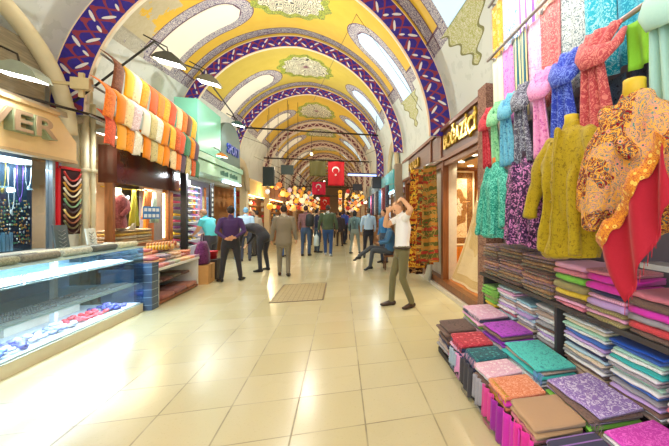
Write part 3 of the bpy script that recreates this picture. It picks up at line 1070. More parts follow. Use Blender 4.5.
# --- rows of hanging orange scarves above the fascia
def curved_scarf(y, w, z_top, z_bot, x_back, bulge, mat, label, ph):
    m = MB()
    def fn(u, v):
        a = v
        x = x_back + bulge * (math.sin(PI * .5 * min(1, a * 2.6)) - .25 * a * a) + 0.02 * math.sin(u * PI)
        z = z_top + (z_bot - z_top) * a + 0.012 * math.sin(u * 5 + ph * 2) * a
        return (x, y + w * (u - .5) + 0.05 * a * math.sin(ph), z)
    m.sheet(fn, 5, 14, 0.006)
    return single('hanging_scarf', m, mat, label, 'scarf', 'orange scarves above the brown fascia', org=(x_back, y, z_top))


OR = [((236, 134, 10), 'orange'), ((244, 176, 30), 'yellow'), ((240, 120, 40), 'deep orange'), ((244, 200, 150), 'peach'), ((205, 90, 40), 'rust'),
      ((250, 170, 50), 'amber'), ((230, 200, 205), 'pale pink'), ((240, 232, 205), 'ivory'), ((190, 175, 120), 'khaki'), ((226, 92, 56), 'vermilion'), ((60, 120, 90), 'bottle green'), ((120, 70, 44), 'brown'), ((90, 70, 90), 'plum')]
rows = [(4.0, 3.42, -3.52, .2, 6.08, 9.1, [11, 1, 3, 0, 4, 2, 5, 9, 3, 2, 11, 5], 'top'),
        (3.50, 2.93, -3.47, .2, 5.8, 9.1, [2, 0, 3, 6, 7, 8, 7, 0, 5, 4, 9, 10, 0, 12], 'middle'),
        (3.06, 2.55, -3.46, .12, 5.92, 9.3, [9, 5, 0, 7, 0, 8, 5, 0, 3, 2, 12, 8, 4, 10], 'bottom')]
for zt, zb, xb, bg, ya, yb, seq, rn in rows:
    n = len(seq)
    for j, ci in enumerate(seq):
        w = (yb - ya) / n
        c, cn = OR[ci]
        fb = fabric(['paisley', 'plain', 'melange'][(j + len(rn)) % 3], c, tuple(min(255, int(v * 1.12 + 12)) for v in c), tuple(int(v * .86) for v in c), 0.8)
        curved_scarf(ya + w * (j + .5), w * .97, zt - .012 * j, zb - .012 * j, xb, bg, fb, '%s scarf bulging from the %s row above the fascia, %s from the near end' % (cn, rn, NTH[j]), j * 1.7)
for zt, xb, ya, yb, rn in ((3.93, -3.5, 6.1, 9.3, 'top'), (3.38, -3.5, 5.9, 9.3, 'middle'), (2.97, -3.58, 6.0, 9.4, 'bottom')):
    m = MB(); m.tube([(xb, ya, zt), (xb, yb, zt - .15)], 0.016, 8)
    single('hanging_rail', m, STEEL, 'steel rail carrying the %s row of orange scarves' % rn, 'rail')
m = MB(); m.box((-3.66, 5.9, 3.2), (-3.6, 5.94, 3.55)); m.box((-3.72, 5.84, 3.3), (-3.5, 5.94, 3.46)); m.box((-4.3, 5.88, 3.36), (-3.7, 5.92, 3.4)); single('rail_bracket', m, plain((206, 186, 140), .5), 'beige bracket post at the near end of the scarf rails', 'bracket')


# --- table with heaps of scarves
tb = empty('scarf_table', (-3.3, 7.2, 0), 0, 'white shelved table heaped with folded scarves outside the scarf shop', 'table')
m = MB(); m.box((-.42, -.78, .58), (.4, .85, .62)); m.build('tabletop', WHITE, tb)
for y in (-.76, .81):
    m = MB(); m.box((-.4, y, 0.0), (.38, y + .035, .58)); m.build('side_panel', WHITE, tb)
m = MB(); m.box((-.42, -.74, 0), (-.4, .84, .58)); m.build('back_panel', plain((90, 84, 80), .6), tb)
m = MB(); m.box((-.38, -.72, .30), (.2, .8, .32)); m.build('shelf', wood((120, 92, 70)), tb)
m = MB(); m.box((-.38, -.72, .02), (.39, .8, .06)); m.build('shelf', wood((150, 90, 60)), tb)

FOLD = {}
def fold_mesh(var, thick=True):
    """a folded cloth: rounded fold towards -x/+x front, unit size 1 x 1 x 1 centred on base"""
    if var in FOLD: return FOLD[var]
    r_ = random.Random(var * 11 + 3)
    prof = []
    for q in range(7):
        a = -PI / 2 + PI * q / 6
        prof.append((-0.5 - 0.03 * math.cos(a) * 2 + .05, 0.5 + 0.5 * math.sin(a)))
    top = [(-0.5 + i / 5, 1.0) for i in range(1, 5)]
    end = [(0.5, 0.97), (0.47, 0.72), (0.5, 0.5), (0.48, 0.25), (0.5, 0.03)]
    bot = [(0.5 - i / 5, 0.0) for i in range(1, 5)]
    pr = prof + top + end + bot
    # pinch that shows the two layers at the fold
    ny = 6
    m = MB()
    vs = []
    for j in range(ny + 1):
        y = -0.5 + j / ny
        jx = r_.uniform(-.025, .025); jz = r_.uniform(-.14, -.01)
        ed = 0.9 if j in (0, ny) else 1.0
        for (x, z) in pr:
            vs.append((x + jx * (1 if x < 0 else .3), y, 0.5 + (z - .5) * ed + (jz if z > .6 else 0)))
    n = len(pr)
    fs = [(j * n + k, j * n + (k + 1) % n, (j + 1) * n + (k + 1) % n, (j + 1) * n + k) for j in range(ny) for k in range(n)]
    fs += [tuple(reversed(range(n))), tuple(ny * n + k for k in range(n))]
    fs = [tuple(reversed(f_)) for f_ in fs]
    m.add(vs, fs, 0, True)
    me = m.mesh('folded_cloth', plain((200, 200, 200)))
    FOLD[var] = me
    return me


def folded(loc, size, mat, label, group, rz=0, var=0, cat='folded cloth', name='folded_shawl', tilt=(0, 0)):
    o = mesh_obj(name, fold_mesh(var), None, loc)
    o.scale = size
    o.rotation_euler = (tilt[0], tilt[1], rz)
    o.material_slots[0].link = 'OBJECT'
    o.material_slots[0].material = mat
    tag(o, label, cat, group)
    return o


TC = [((160, 50, 74), 'rose'), ((116, 60, 110), 'mauve'), ((180, 124, 80), 'tan'), ((160, 36, 36), 'red'), ((90, 60, 50), 'brown'), ((196, 150, 74), 'straw'), ((70, 50, 96), 'violet'), ((206, 190, 170), 'cream'), ((190, 84, 36), 'orange'), ((76, 96, 66), 'moss')]
for r_i in range(5):
    for j in range(8):
        for lv in range(1 + r_i + (j * r_i) % 2):
            c, cn = TC[(r_i * 7 + j * 3 + lv * 5) % 10]
            h_ = .052
            folded((-3.0 - r_i * .155, 6.52 + j * .21 + rnd.uniform(-.02, .02), .62 + lv * h_ + .0), (.15, .2, h_), fabric(['melange', 'paisley', 'floral'][(j + lv + r_i) % 3], c, tuple(min(255, v + 40) for v in c), (236, 220, 190), .5),
                   '%s folded scarf on the white table, row %s, place %s, layer %s' % (cn, NTH[r_i], NTH[j], NTH[lv]),
                   'folded scarves on the white table', name='folded_scarf', rz=PI + rnd.uniform(-.12, .12), var=(r_i + j) % 4)
# goods on the lower shelves
for j in range(4):
    c, cn = [((60, 60, 64), 'black'), ((70, 40, 40), 'dark red'), ((50, 70, 60), 'dark green'), ((60, 50, 44), 'dark brown')][j]
    folded((-3.2, 6.66 + j * .36, .32), (.34, .3, .06), fabric('melange', c, tuple(v + 40 for v in c), (160, 80, 90)), '%s folded cloth on the middle shelf under the table, %s from the near end' % (cn, NTH[j]), 'cloths on the middle shelf of the table', PI, j % 3, name='folded_cloth')
for j in range(3):
    c, cn = [((110, 50, 44), 'dark red'), ((90, 44, 50), 'maroon'), ((120, 60, 40), 'rust')][j]
    folded((-3.12, 6.75 + j * .48, .06), (.42, .42, .09), fabric('melange', c, tuple(v + 50 for v in c), (170, 110, 90)), '%s folded rug on the bottom shelf under the table, %s from the near end' % (cn, NTH[j]), 'rugs on the bottom shelf of the table', PI, j % 3, name='folded_rug')

# --- heaps and rolls inside the scarf window
for j in range(10):
    c, cn = [((206, 196, 170), 'cream'), ((180, 150, 110), 'tan'), ((190, 190, 180), 'grey'), ((210, 170, 60), 'mustard'), ((150, 130, 100), 'brown')][j % 5]
    st, lv = divmod(j, 5)
    folded((-4.12, 7.62 + st * .55, .92 + lv * .06), (.36, .5, .058), fabric('melange', c, tuple(min(255, v + 25) for v in c), (140, 110, 80)), '%s folded blanket in the window pile %s, %s from the bottom' % (cn, ['by the mannequin', 'by the light tube'][st], NTH[lv]), 'folded blankets in the scarf window', PI, j % 4, name='folded_blanket')
for j in range(5):
    c, cn = [((220, 170, 40), 'mustard'), ((200, 120, 50), 'orange'), ((230, 190, 110), 'yellow'), ((180, 90, 60), 'rust'), ((210, 200, 170), 'cream')][j]
    m = MB(); m.tube([(-3.62, 7.45 + j * .12, .93 + (j % 2) * .05), (-3.25, 7.5 + j * .12, .95 + (j % 2) * .05)], .05, 10)
    m.v = [(x, y, z - .07) for x, y, z in m.v]
    single('rolled_scarf', m, fabric('stripe', c, tuple(int(v * .7) for v in c), (240, 220, 170), 1.5, 0), '%s rolled scarf on the back of the white table, %s from the near end' % (cn, NTH[j]), 'rolled scarf', 'rolled scarves on the back of the table')


# --- mannequin bust with a rose draped dress in the window
def bust(name, loc, rz, label, cloth_mat, skin=(206, 176, 140), h=0.95, s=1.0):
    t = empty(name, loc, rz, label, 'mannequin')
    m = MB()
    prof = [((0, 0, .0), (.15, .11)), ((0, 0, .12), (.17, .12)), ((0, 0, .28), (.125, .095)), ((0, .01, .42), (.15, .12)), ((0, .01, .52), (.165, .11)), ((0, 0, .6), (.13, .08)), ((0, 0, .635), (.055, .055)), ((0, 0, .72), (.05, .05)), ((0, 0, .73), (.03, .03))]
    m.tube([p for p, _ in prof], [q for _, q in prof], 16, side=(1, 0, 0))
    m.build('form', plain(skin, .5), t)
    m = MB()
    pr = [((0, 0, -.02), (.18, .14)), ((0, 0, .12), (.185, .135)), ((0, 0, .28), (.14, .11)), ((0, .01, .42), (.17, .135)), ((0, .01, .52), (.18, .125)), ((0, 0, .6), (.12, .085))]
    m.tube([p for p, _ in pr], [q for _, q in pr], 20, side=(1, 0, 0), caps=False)
    m.build('dress', cloth_mat, t)
    m = MB(); m.tube([(-.17, 0, .56), (-.05, .13, .44), (.06, .15, .32), (.15, .08, .2)], [.05, .05, .05, .04], 8); m.build('sash', cloth_mat, t)
    m = MB(); m.tube([(0, 0, -.32), (0, 0, 0)], .02, 8); m.lathe([(.14, -.36), (.14, -.34), (.02, -.32)], n=14); m.build('stand', STEEL, t)
    return t


bust('mannequin_bust', (-4.02, 7.44, 1.28), R(-70), 'mannequin bust in a rose brown draped dress in the scarf shop window', fabric('paisley', (116, 44, 56), (180, 110, 110), (90, 34, 44), 1.6))
for j, (y, c, cn, L) in enumerate([(7.88, (206, 196, 60), 'yellow-green', .75), (8.3, (210, 120, 60), 'orange', .62), (8.62, (190, 214, 206), 'pale green', .7)]):
    m = MB()
    m.sheet(lambda u, v: (-3.99 + .02 * math.sin(u * 14), y + (u - .5) * (.06 + .28 * v), 2.03 - L * v), 8, 8, .008)
    single('hung_scarf', m, fabric('plain', c), '%s scarf pinched at the top and hung in the scarf window' % cn, 'scarf', 'scarves hung in the scarf window')
m = MB()
for q in range(6):
    m.tube([(-4.0, 7.42 + .5 * t, 1.36 - q * .045 - .14 * math.sin(PI * t)) for t in [k_ / 10 for k_ in range(11)]], .03, 7)
single('draped_shawl', m, fabric('melange', (190, 176, 160), (222, 212, 200), (150, 120, 110)), 'pale grey shawl draped in swags beside the mannequin bust', 'shawl')
m = MB(); m.tube([(-4.05, 7.05, 2.0), (-4.05, 8.85, 2.02)], .012, 6); single('hanging_rail', m, plain((200, 170, 60), .3, .8), 'thin brass rail along the top of the scarf window', 'rail')

# --- mint shop C
t = empty('mint_fascia', (-3.45, 11.3, 2.6), 0, 'mint green shop fascia with small lettering above the shoe shop', 'sign')
m = MB(); m.box((-.5, -2.0, 0), (0, 1.95, .32)); m.box((-.5, -2.0, .34), (.05, 1.95, .5)); m.build('board', plain((176, 216, 190), .35), t)
m = MB()
for q in range(14):
    if q != 6: m.box((0, -.2 + q * .12, .09), (.012, -.13 + q * .12, .2 + .02 * (q % 3)))
m.build('small_print', plain((60, 110, 96), .4), t)
m = MB(); m.box((-3.9, 9.32, 3.12), (-3.4, 10.95, 4.35)); single('mint_sign_box', m, plain((140, 222, 196), .25, var=.03, name='mint_acrylic'), 'big blank mint green sign box above the shoe rack', 'sign')
t = empty('round_sign', (-3.42, 12.0, 3.12), 0, 'grey arched sign with blue capital letters beside the mint box', 'sign')
m = MB()
pl = [(-.95, 0)] + [(-.95 * math.cos(a), .75 + .55 * math.sin(a)) for a in [PI * q / 20 for q in range(21)]] + [(.95, 0)]
m.prism(pl, -.1, 0, axis='x'); m.build('board', plain((96, 118, 112), .5), t)
text_mesh('lettering', 'SPORT', .42, .03, plain((40, 70, 170), .4), t, (.02, .15, .45), (R(90), 0, R(90)), width=1.25, bold=.01)
lamp('AREA', (-3.15, 11.4, 2.5), 30, COOL, .1, (0, 0, 0), 3.0, 'fascia_tube')
m = MB(); m.box((-3.5, 11.4, 2.5), (-3.4, 13.0, 2.55)); single('tube_lamp', m, glow((225, 240, 255), 9), 'white tube lamp under the mint fascia', 'lamp')
m = MB(); m.box((-4.6, 9.3, 0), (-4.5, 13.3, 2.6)); struct('wall_shoe_shop', m, plain((176, 170, 190), .7))

t = empty('shoe_rack', (-3.9, 9.9, 0), 0, 'tall white rack of shoes and sunglasses outside the mint shop', 'rack')
m = MB(); m.box((-.15, -.55, .3), (-.1, .6, 2.45)); m.build('back_panel', WHITE, t)
for z in [.7 + .155 * q for q in range(11)]:
    m = MB(); m.box((-.12, -.55, z - .015), (.14, .6, z)); m.build('shelf', plain((235, 235, 235), .3), t)
lamp('AREA', (-3.45, 9.9, 2.5), 60, COOL, .2, (0, R(30), 0), 1.0, 'rack_light')
shoe_cols = [((120, 70, 130), 'purple'), ((50, 50, 56), 'black'), ((200, 90, 130), 'pink'), ((60, 50, 60), 'charcoal'), ((230, 200, 60), 'yellow'), ((130, 130, 140), 'grey')]
sh = MB(); sh.tube([(-.12, 0, .028), (-.05, 0, .034), (.03, 0, .026), (.1, 0, .02), (.125, 0, .014)], [(.026, .03), (.03, .036), (.034, .028), (.036, .02), (.02, .012)], 8, side=(0, 1, 0))
for q in range(10):
    for j in range(8):
        z = .7 + .155 * q
        ci = (q * 2 + j // 3 + (j * q) % 3) % 6
        if q == 9: ci = 4 if j < 2 else 0
        if q in (8,): ci = [0, 2, 0, 3, 2, 0, 2, 0][j]
        c, cn = shoe_cols[ci]
        o = mesh_obj('shoe', sh.mesh('shoe', plain(c, .4)), None, (-3.9, 9.42 + j * .135, z + .006))
        tag(o, '%s shoe on the white rack, shelf %s from the bottom, %s from the near end' % (cn, NTH[q], NTH[j]), 'shoe', 'shoes on the white rack')
t = empty('vertical_banner', (-3.55, 10.75, .9), 0, 'narrow black vertical banner with pale marks beside the shoe rack', 'sign')
m = MB(); m.box((-.03, -.1, 0), (0, .12, 1.5)); m.build('panel', DARK, t)
m = MB(); m.box((-.03, -.02, -.9), (-.005, .03, 0)); m.build('post', DARK, t)
m = MB()
for q in range(9): m.box((.0, -.04, .15 + q * .14), (.004, .06, .23 + q * .14))
m.build('mark', plain((200, 206, 196), .5), t)
for j in range(10):
    c, cn = [((214, 150, 180), 'pink'), ((180, 150, 210), 'lilac'), ((230, 210, 150), 'cream'), ((226, 130, 70), 'orange'), ((120, 160, 210), 'blue')][j % 5]
    m = MB(); y = 11.15 + .17 * j; z1 = 2.4 - .3 * (j % 2)
    m.sheet(lambda u, v: (-4.35 + .02 * math.sin(u * 9), y + (u - .5) * .16, z1 - .75 * v), 5, 5, .01)
    single('hung_garment', m, fabric('floral', c, tuple(min(255, v + 30) for v in c)), '%s garment hanging inside the mint shop, %s from the banner' % (cn, NTH[j]), 'garment', 'garments inside the mint shop')
for z_ in (2.4, 2.1):
    m = MB(); m.tube([(-4.35, 11.0, z_), (-4.35, 12.8, z_)], .012, 6); m.tube([(-4.35, 11.0, z_), (-4.5, 11.0, z_)], .012, 6); single('hanging_rail', m, STEEL, '%s steel rail of garments inside the mint shop' % ('upper' if z_ > 2.2 else 'lower'), 'rail')
t = empty('door_leaf', (-3.6, 13.1, 0.02), R(15), 'light blue open door at the far side of the mint shop', 'door')
m = MB(); m.box((-.04, -.5, 0), (.0, .3, 2.4)); m.build('leaf', plain((120, 168, 214), .4), t)
m = MB(); m.box((0, -.42, 1.0), (.01, .2, 2.2)); m.build('panel', plain((190, 214, 236), .3), t)

# purple bag, cardboard box and red tub beside the table
t = empty('shopping_bag', (-2.98, 8.42, .42), 0, 'purple cloth bag hanging beside the scarf table', 'bag')
m = MB()
m.tube([(0, 0, 0), (.0, 0, .04), (0, 0, .3), (0, 0, .44), (0, 0, .5)], [(.13, .2), (.14, .23), (.13, .22), (.09, .17), (.05, .1)], 14, side=(1, 0, 0)); 
for i_, p in enumerate(m.v): m.v[i_] = (p[0] + .02 * math.sin(p[1] * 40), p[1], p[2])
m.build('body', fabric('paisley', (92, 34, 84), (130, 60, 120), (60, 20, 60)), t)
m = MB(); m.tube([(0, -.08, .48), (0, -.04, .66), (0, .04, .66), (0, .08, .48)], .012, 6); m.build('strap', plain((80, 30, 70)), t)
t = empty('cardboard_box', (-3.0, 8.42, 0), R(4), 'brown cardboard box on the floor under the purple bag', 'box')
m = MB(); m.box((-.2, -.24, 0), (.2, .24, .4)); m.build('carton', plain((206, 156, 96), .8), t)
m = MB(); m.box((-.2, -.24, .4), (.0, .24, .41)); m.box((0.003, -.24, .4), (.2, .24, .41)); m.box((.2, -.04, .1), (.202, .04, .4)); m.build('flap', plain((186, 136, 80), .8), t)
m = MB(); m.box((-3.1, 8.75, 0), (-2.8, 9.05, .46)); single('storage_bin', m, plain((60, 50, 44), .6), 'dark bin on the floor behind the cardboard box', 'bin')
m = MB(); m.lathe([(.12, 0), (.15, .18), (.155, .18), (.14, .17)], (-3.0, 9.0, .62 + .0), 16)
m.v = [(x, y, z - .16) for x, y, z in m.v]
single('red_tub', m, plain((200, 40, 50), .4), 'red plastic tub on the dark bin', 'tub')

# ================================================================== RIGHT SIDE
GOLDW = plain((176, 112, 48), .45, var=.1, name='golden_wall')
SIGNB = wood((92, 50, 32), .35, .6, axis=1)
GOLD = plain((232, 196, 70), .22, .7, name='gold_letters')

# carpet shop
m = MB(); m.box((2.0, 4.45, 2.62), (2.28, 10.9, 3.2)); sgn = empty('carpet_shop_sign', (2.0, 7.6, 2.62), 0, 'long dark brown sign board with gold lettering above the carpet shop', 'sign')
m.v = [(x - 2.0, y - 7.6, z - 2.62) for x, y, z in m.v]; m.build('board', SIGNB, sgn)
m = MB()
m.box((-.05, -3.17, .56), (.0, 3.3, .63)); m.box((-.04, -3.17, -.04), (0, 3.3, .03))
for y in (-3.17, -1.05, -.25, 3.2): m.box((-.03, y, 0), (0, y + .07, .58))
m.build('moulding', wood((132, 78, 48), .35, .6, axis=1), sgn)
text_mesh('lettering', 'BO\u011eAZ\u0130\u00c7\u0130', .36, .03, GOLD, sgn, (-.03, -2.1, .29), (R(90), 0, R(-90)), width=1.65, bold=.012)
text_mesh('lettering', 'HALI', .3, .03, GOLD, sgn, (-.03, 1.6, .27), (R(90), 0, R(-90)), width=1.3, bold=.012)

WD = wood((128, 76, 40), .3)
m = MB()
# frame of window 1 : Y 4.6..6.4 ; pier 6.4..8.1 ; window 2 : 8.1..10.4
for y0, y1 in ((4.45, 4.6), (6.42, 6.56), (8.0, 8.1), (10.4, 10.6)): m.box((1.98, y0, 0.06), (2.1, y1, 2.62))
m.box((1.96, 4.45, 0.06), (2.1, 10.6, .2)); m.box((2.0, 4.45, 2.48), (2.1, 10.6, 2.62))
struct('window_frame_carpet_shop', m, WD)
m = MB(); m.box((1.9, 4.4, 0), (2.3, 10.7, .07)); m.box((2.1, 6.5, 0), (2.3, 8.05, 2.6)); struct('baseboard_right', m, plain((206, 200, 186), .4))
w = MB(); w.box((2.04, 4.6, .2), (2.05, 6.42, 2.48)); struct('window_50', w, glass((255, 250, 240), .05))
w = MB(); w.box((2.04, 8.1, .2), (2.05, 10.4, 2.48)); struct('window_51', w, glass((255, 250, 240), .05))
m = MB(); m.box((3.9, 4.3, 0), (4.0, 10.8, 2.7)); m.box((2.3, 4.3, 0), (3.9, 4.4, 2.7)); m.box((2.3, 7.5, 0), (3.9, 7.6, 2.7)); m.box((2.1, 10.7, 0), (3.9, 10.8, 2.7)); struct('wall_carpet_shop', m, GOLDW)
m = MB(); m.box((2.05, 4.4, 2.6), (3.95, 10.8, 2.68)); struct('ceiling_carpet_shop', m, plain((236, 214, 160), .5))
m = MB(); m.box((2.05, 4.4, .0), (3.95, 10.8, .19)); struct('floor_carpet_shop', m, wood((200, 130, 60), .4))
for j, (x, y) in enumerate([(2.4, 5.0), (2.9, 5.2), (2.35, 5.7), (2.85, 6.0), (2.4, 6.5), (2.8, 7.0), (2.5, 8.8), (2.5, 9.8)]):
    m = MB(); m.lathe([(.0, 0), (.06, 0), (.065, .012), (.0, .014)], (x, y, 2.586), 14)
    single('ceiling_spotlight', m, glow((255, 250, 230), 12), 'round recessed spotlight in the carpet shop ceiling, %s from the near end' % NTH[j], 'lamp', 'recessed spotlights of the carpet shop')
    lamp('SPOT', (x, y, 2.56), 80, (1, .93, .78), .06, name='downlight', spot=130)


def rug_mat(ground, field, accent, dark, sx, sz, ax='y'):
    """rug with border bands and a medallion; local x across, z down from the top"""
    M = Mat('woven_rug', .85, 0, .2)
    t = M.nt.nodes.new('ShaderNodeUVMap')
    u, v, _ = M.xyz(t.outputs[0])
    vec = M.coord()
    a = (u - .5) * sx; b = (v - .5) * sz
    ex = (a.abs() * -1 + sx / 2).min(b.abs() * -1 + sz / 2)
    n = M.noise(vec, 26, 1, .5, 2.5)
    fl = (n * 26).sin().gt(.3)
    col = M.mix(fl, lin(field), lin(accent))
    rr = ((a * a) / (sx * sx * .09) + (b * b) / (sz * sz * .06)).sqrt() + ((a.op('ARCTAN2', b)) * 8).sin() * .08
    col = M.mix(rr.lt(1.0), col, M.mix(fl, lin(accent), lin(dark)))
    col = M.mix(rr.lt(.5), col, M.mix(fl, lin(ground), lin(dark)))
    bd = ex.lt(.17) * ex.gt(.04)
    col = M.mix(bd, col, M.mix(fl, lin(dark), lin(accent)))
    col = M.mix(ex.lt(.04), col, lin(ground))
    col = M.mix((ex - .17).abs().lt(.008), col, lin(dark))
    M.base(col)
    return M.m


def hanging_rug(name, p0, du, w, h, mat, label, wave=.02, nw=3, group=None, flare=0.0, cat='rug'):
    """p0 top centre, du unit vector across"""
    du = Vector(du).normalized()
    nn = du.cross(Vector((0, 0, 1)))
    m = MB()
    def fn(u, v):
        s = w * (1 + flare * v)
        q = du * (s * (u - .5)) + nn * (wave * math.sin(u * PI * 2 * nw + 1) * (.4 + .6 * v)) + Vector((0, 0, -h * v))
        return tuple(q)
    nu, nv, th = 28, 12, .008
    m.grid(fn, nu, nv, uvfn=lambda u, v: (u, v))
    m.grid(lambda u, v: tuple(Vector(fn(u, v)) + nn * th), nu, nv, uvfn=lambda u, v: (u, v))
    o = m.build(name, mat, None, p0)
    return tag(o, label, cat, group)


t = hanging_rug('medallion_rug', (2.58, 7.3, 2.52), (1, 0, 0), .86, 1.72, rug_mat((246, 236, 200), (244, 230, 186), (176, 128, 70), (96, 62, 36), .86, 1.72), 'cream and gold medallion rug hung flat at the back of the near shop window', .0)
m = MB(); m.box((2.1, 7.22, .19), (3.2, 7.46, .78)); single('wood_bench', m, ORANGEWOOD, 'orange wooden bench block beneath the medallion rug', 'bench')
m = MB()
def drp(u, v):
    # white embroidered rug from the window ceiling to the floor, flaring to the left
    y = 4.9 + (u) * (0.65 + .95 * v ** 1.5) 
    x = 2.40 - .24 * v * v + .03 * math.sin(u * 12 + 1) * (1 - .3 * v)
    z = 2.45 - 2.24 * v
    return (x, y, z)
m.grid(drp, 24, 24, uvfn=lambda u, v: (u, v)); m.grid(lambda u, v: tuple(Vector(drp(u, v)) + Vector((.012, 0, 0))), 24, 24, uvfn=lambda u, v: (u, v))
single('draped_rug', m, rug_mat((250, 246, 232), (250, 246, 234), (236, 224, 190), (222, 204, 160), 1.1, 2.3), 'ivory rug draped from the ceiling of the near carpet shop window', 'rug')

KC = [((190, 60, 30), (226, 150, 50), (60, 60, 40), 'red and orange'), ((150, 110, 40), (226, 190, 80), (90, 40, 30), 'olive and gold'), ((210, 90, 40), (240, 190, 90), (120, 40, 30), 'orange'),
      ((70, 40, 32), (130, 80, 50), (190, 150, 90), 'dark brown'), ((176, 40, 34), (220, 130, 60), (50, 60, 50), 'crimson'), ((110, 108, 44), (196, 130, 50), (150, 50, 36), 'green and yellow')]
def kilim_mat(c1, c2, c3, c4, sc=1.0):
    M = Mat('kilim', .85, 0, .2)
    p = M.xyz(M.coord())
    n = M.noise(M.coord(), 5 * sc, 2, .5, 1.5)
    zz = (p[2] * 7 * sc + (p[1] * 9 * sc + n * 2).sin() * .35).fract()
    zb = (p[2] * 2.1 * sc + n * .5).fract()
    col = M.mix(zz.gt(.5), lin(c1), lin(c2))
    col = M.mix(zb.gt(.6), col, M.mix(zz.gt(.4), lin(c3), lin(c1)))
    col = M.mix((n - .5).abs().lt(.03), col, lin(c4))
    M.base(col)
    return M.m


for j, (y, x, ci, h, w, c4) in enumerate([(6.55, 1.80, 5, 1.95, .5, (150, 120, 60)), (6.86, 1.72, 2, 2.0, .5, (90, 110, 60)), (7.15, 1.66, 0, 2.15, .5, (230, 190, 60)), (7.46, 1.66, 3, 2.3, .42, (170, 120, 70)), (7.78, 1.74, 4, 1.8, .36, (220, 170, 60))]):
    g_, f_, a_, cn = KC[ci]
    hanging_rug('kilim', (x - .06 + .05 * (j % 2), y, 2.5 - .04 * (j % 2)), (-.75, .66, 0), w * .55, h, kilim_mat(tuple(int(v * .75) for v in g_), tuple(int(v * .85) for v in f_), a_, c4, .9 + .2 * (j % 3)), '%s kilim on the pier between the carpet windows, %s from the near end' % (cn, NTH[j]), .05, 1.5, 'kilims on the pier', .35)
m = MB(); m.tube([(1.72, 6.3, 2.52), (1.72, 8.0, 2.52)], .014, 6); 
for y in (6.45, 7.2, 8.0): m.tube([(1.72, y, 2.52), (2.02, y, 2.6)], .01, 6)
single('hanging_rail', m, STEEL, 'steel rail with brackets carrying the kilims', 'rail')
m = MB(); m.tube([(1.86, 7.2, 0.07), (1.90, 7.15, .4), (1.93, 7.0, .62)], [.09, .06, .03], 10); single('floor_roll', m, plain((206, 206, 196), .6), 'white paper roll leaning at the foot of the kilims', 'roll')
for j, (x, y, ci, w) in enumerate([(2.3, 8.4, 1, .5), (2.35, 9.0, 0, .5), (2.3, 9.6, 5, .5), (2.3, 10.1, 2, .4)]):
    g_, f_, a_, cn = KC[ci]
    hanging_rug('hung_carpet', (x, y, 2.45), (-.1, 1, 0), w, 2.1, rug_mat(f_, tuple(min(255, v + 60) for v in f_), g_, tuple(int(v * .6) for v in g_), w, 2.1), '%s carpet hanging inside the far carpet window, %s from the near end' % (cn, NTH[j]), .03, 2, 'carpets in the far window')

# carved column at the end of the textile stall
M = Mat('carved_stone', .7)
vec = M.coord(); n = M.noise(vec, 30, 2, .5, 2.0); r_ = (n * 24).sin()
M.base(M.mix(r_.gt(0), lin((120, 80, 66)), lin((196, 150, 128)))); M.bump(r_, .6, .02)
m = MB(); m.box((1.86, 4.1, 0), (2.1, 4.38, 3.25)); struct('trim_40', m, M.m)

# ------------------------------------------------------------------ textile stall
SHELF = plain((74, 70, 72), .4, .3, name='grey_shelf')
st = empty('display_shelving', (1.7, 2.5, 0), 0, 'dark grey stepped shelving of the textile stall on the right', 'shelving')
m = MB(); m.box((-.66, -1.6, 0), (-.36, 1.05, .05)); m.build('low_platform', DARK, st)
m = MB(); m.box((-.36, -1.6, 0), (0.0, 1.2, .16)); m.build('step', DARK, st)
m = MB(); m.box((0.0, -1.6, 0), (.45, 1.45, .32)); m.build('step', DARK, st)
m = MB(); m.box((-.04, -1.6, .765), (.45, 1.35, .80)); m.build('shelf_board', SHELF, st)
m = MB(); m.box((-.05, -1.6, 1.20), (.1, -.95, 1.23)); m.build('shelf_board', plain((200, 200, 204), .3, .4), st)
for y in (-.12, 1.3):
    m = MB(); m.box((-.0, y, .32), (.44, y + .03, .765)); m.build('divider', SHELF, st)
m = MB(); m.box((.45, -1.6, 0), (.48, 1.6, 2.7)); m.build('back_panel', plain((58, 54, 60), .7), st)

PAL = dict(white=(232, 234, 238), cream=(236, 226, 200), pale_blue=(176, 208, 226), blue=(60, 106, 190), navy=(44, 48, 84), pink=(232, 170, 206), magenta=(214, 50, 178), purple=(146, 52, 190), lilac=(190, 160, 220),
           teal=(50, 180, 180), green=(120, 196, 70), red=(206, 56, 66), orange=(226, 136, 90), tan=(190, 156, 118), brown=(104, 78, 68), grey=(150, 148, 156), khaki=(150, 140, 90), yellow=(222, 190, 50), rose=(210, 120, 140), taupe=(170, 150, 140), mint=(170, 220, 200), beige=(216, 196, 170))


def pc(n): return PAL[n]
def nm(n): return n.replace('_', ' ')


def stack(x0, x1, y0, y1, z0, z1, cols, where, group, kinds=('plain', 'plain', 'melange'), n=None, jit=.02, topmat=None, topname=None):
    n = n or len(cols)
    h = (z1 - z0) / n
    for i in range(n):
        c = cols[i % len(cols)]
        k = kinds[i % len(kinds)]
        top = (i == n - 1)
        mt = fabric(k, pc(c), tuple(min(255, v + 26) for v in pc(c)), tuple(int(v * .75) for v in pc(c)), .5)
        cn = nm(c)
        if top and topmat: mt = topmat; cn = topname
        dx, dy = rnd.uniform(-jit, jit), rnd.uniform(-jit, jit) * .6
        folded(((x0 + x1) / 2 + dx, (y0 + y1) / 2 + dy, z0 + i * h), ((x1 - x0) * rnd.uniform(.93, 1.05), (y1 - y0) * rnd.uniform(.88, .97), h * .97), mt,
               '%s folded shawl, %s of %s' % (cn, ORD[n - 1 - i], where), group, rz=rnd.uniform(-.06, .06), var=(i * 3 + n) % 5)


FR = 'front row stacks of the textile stall'
fl = lambda a, b, c, k='floral', s=1.0: fabric(k, a, b, c, s)
fs = lambda a, b, c, k='floral', s=1.0: fabric(k, a, b, c, s * .42)
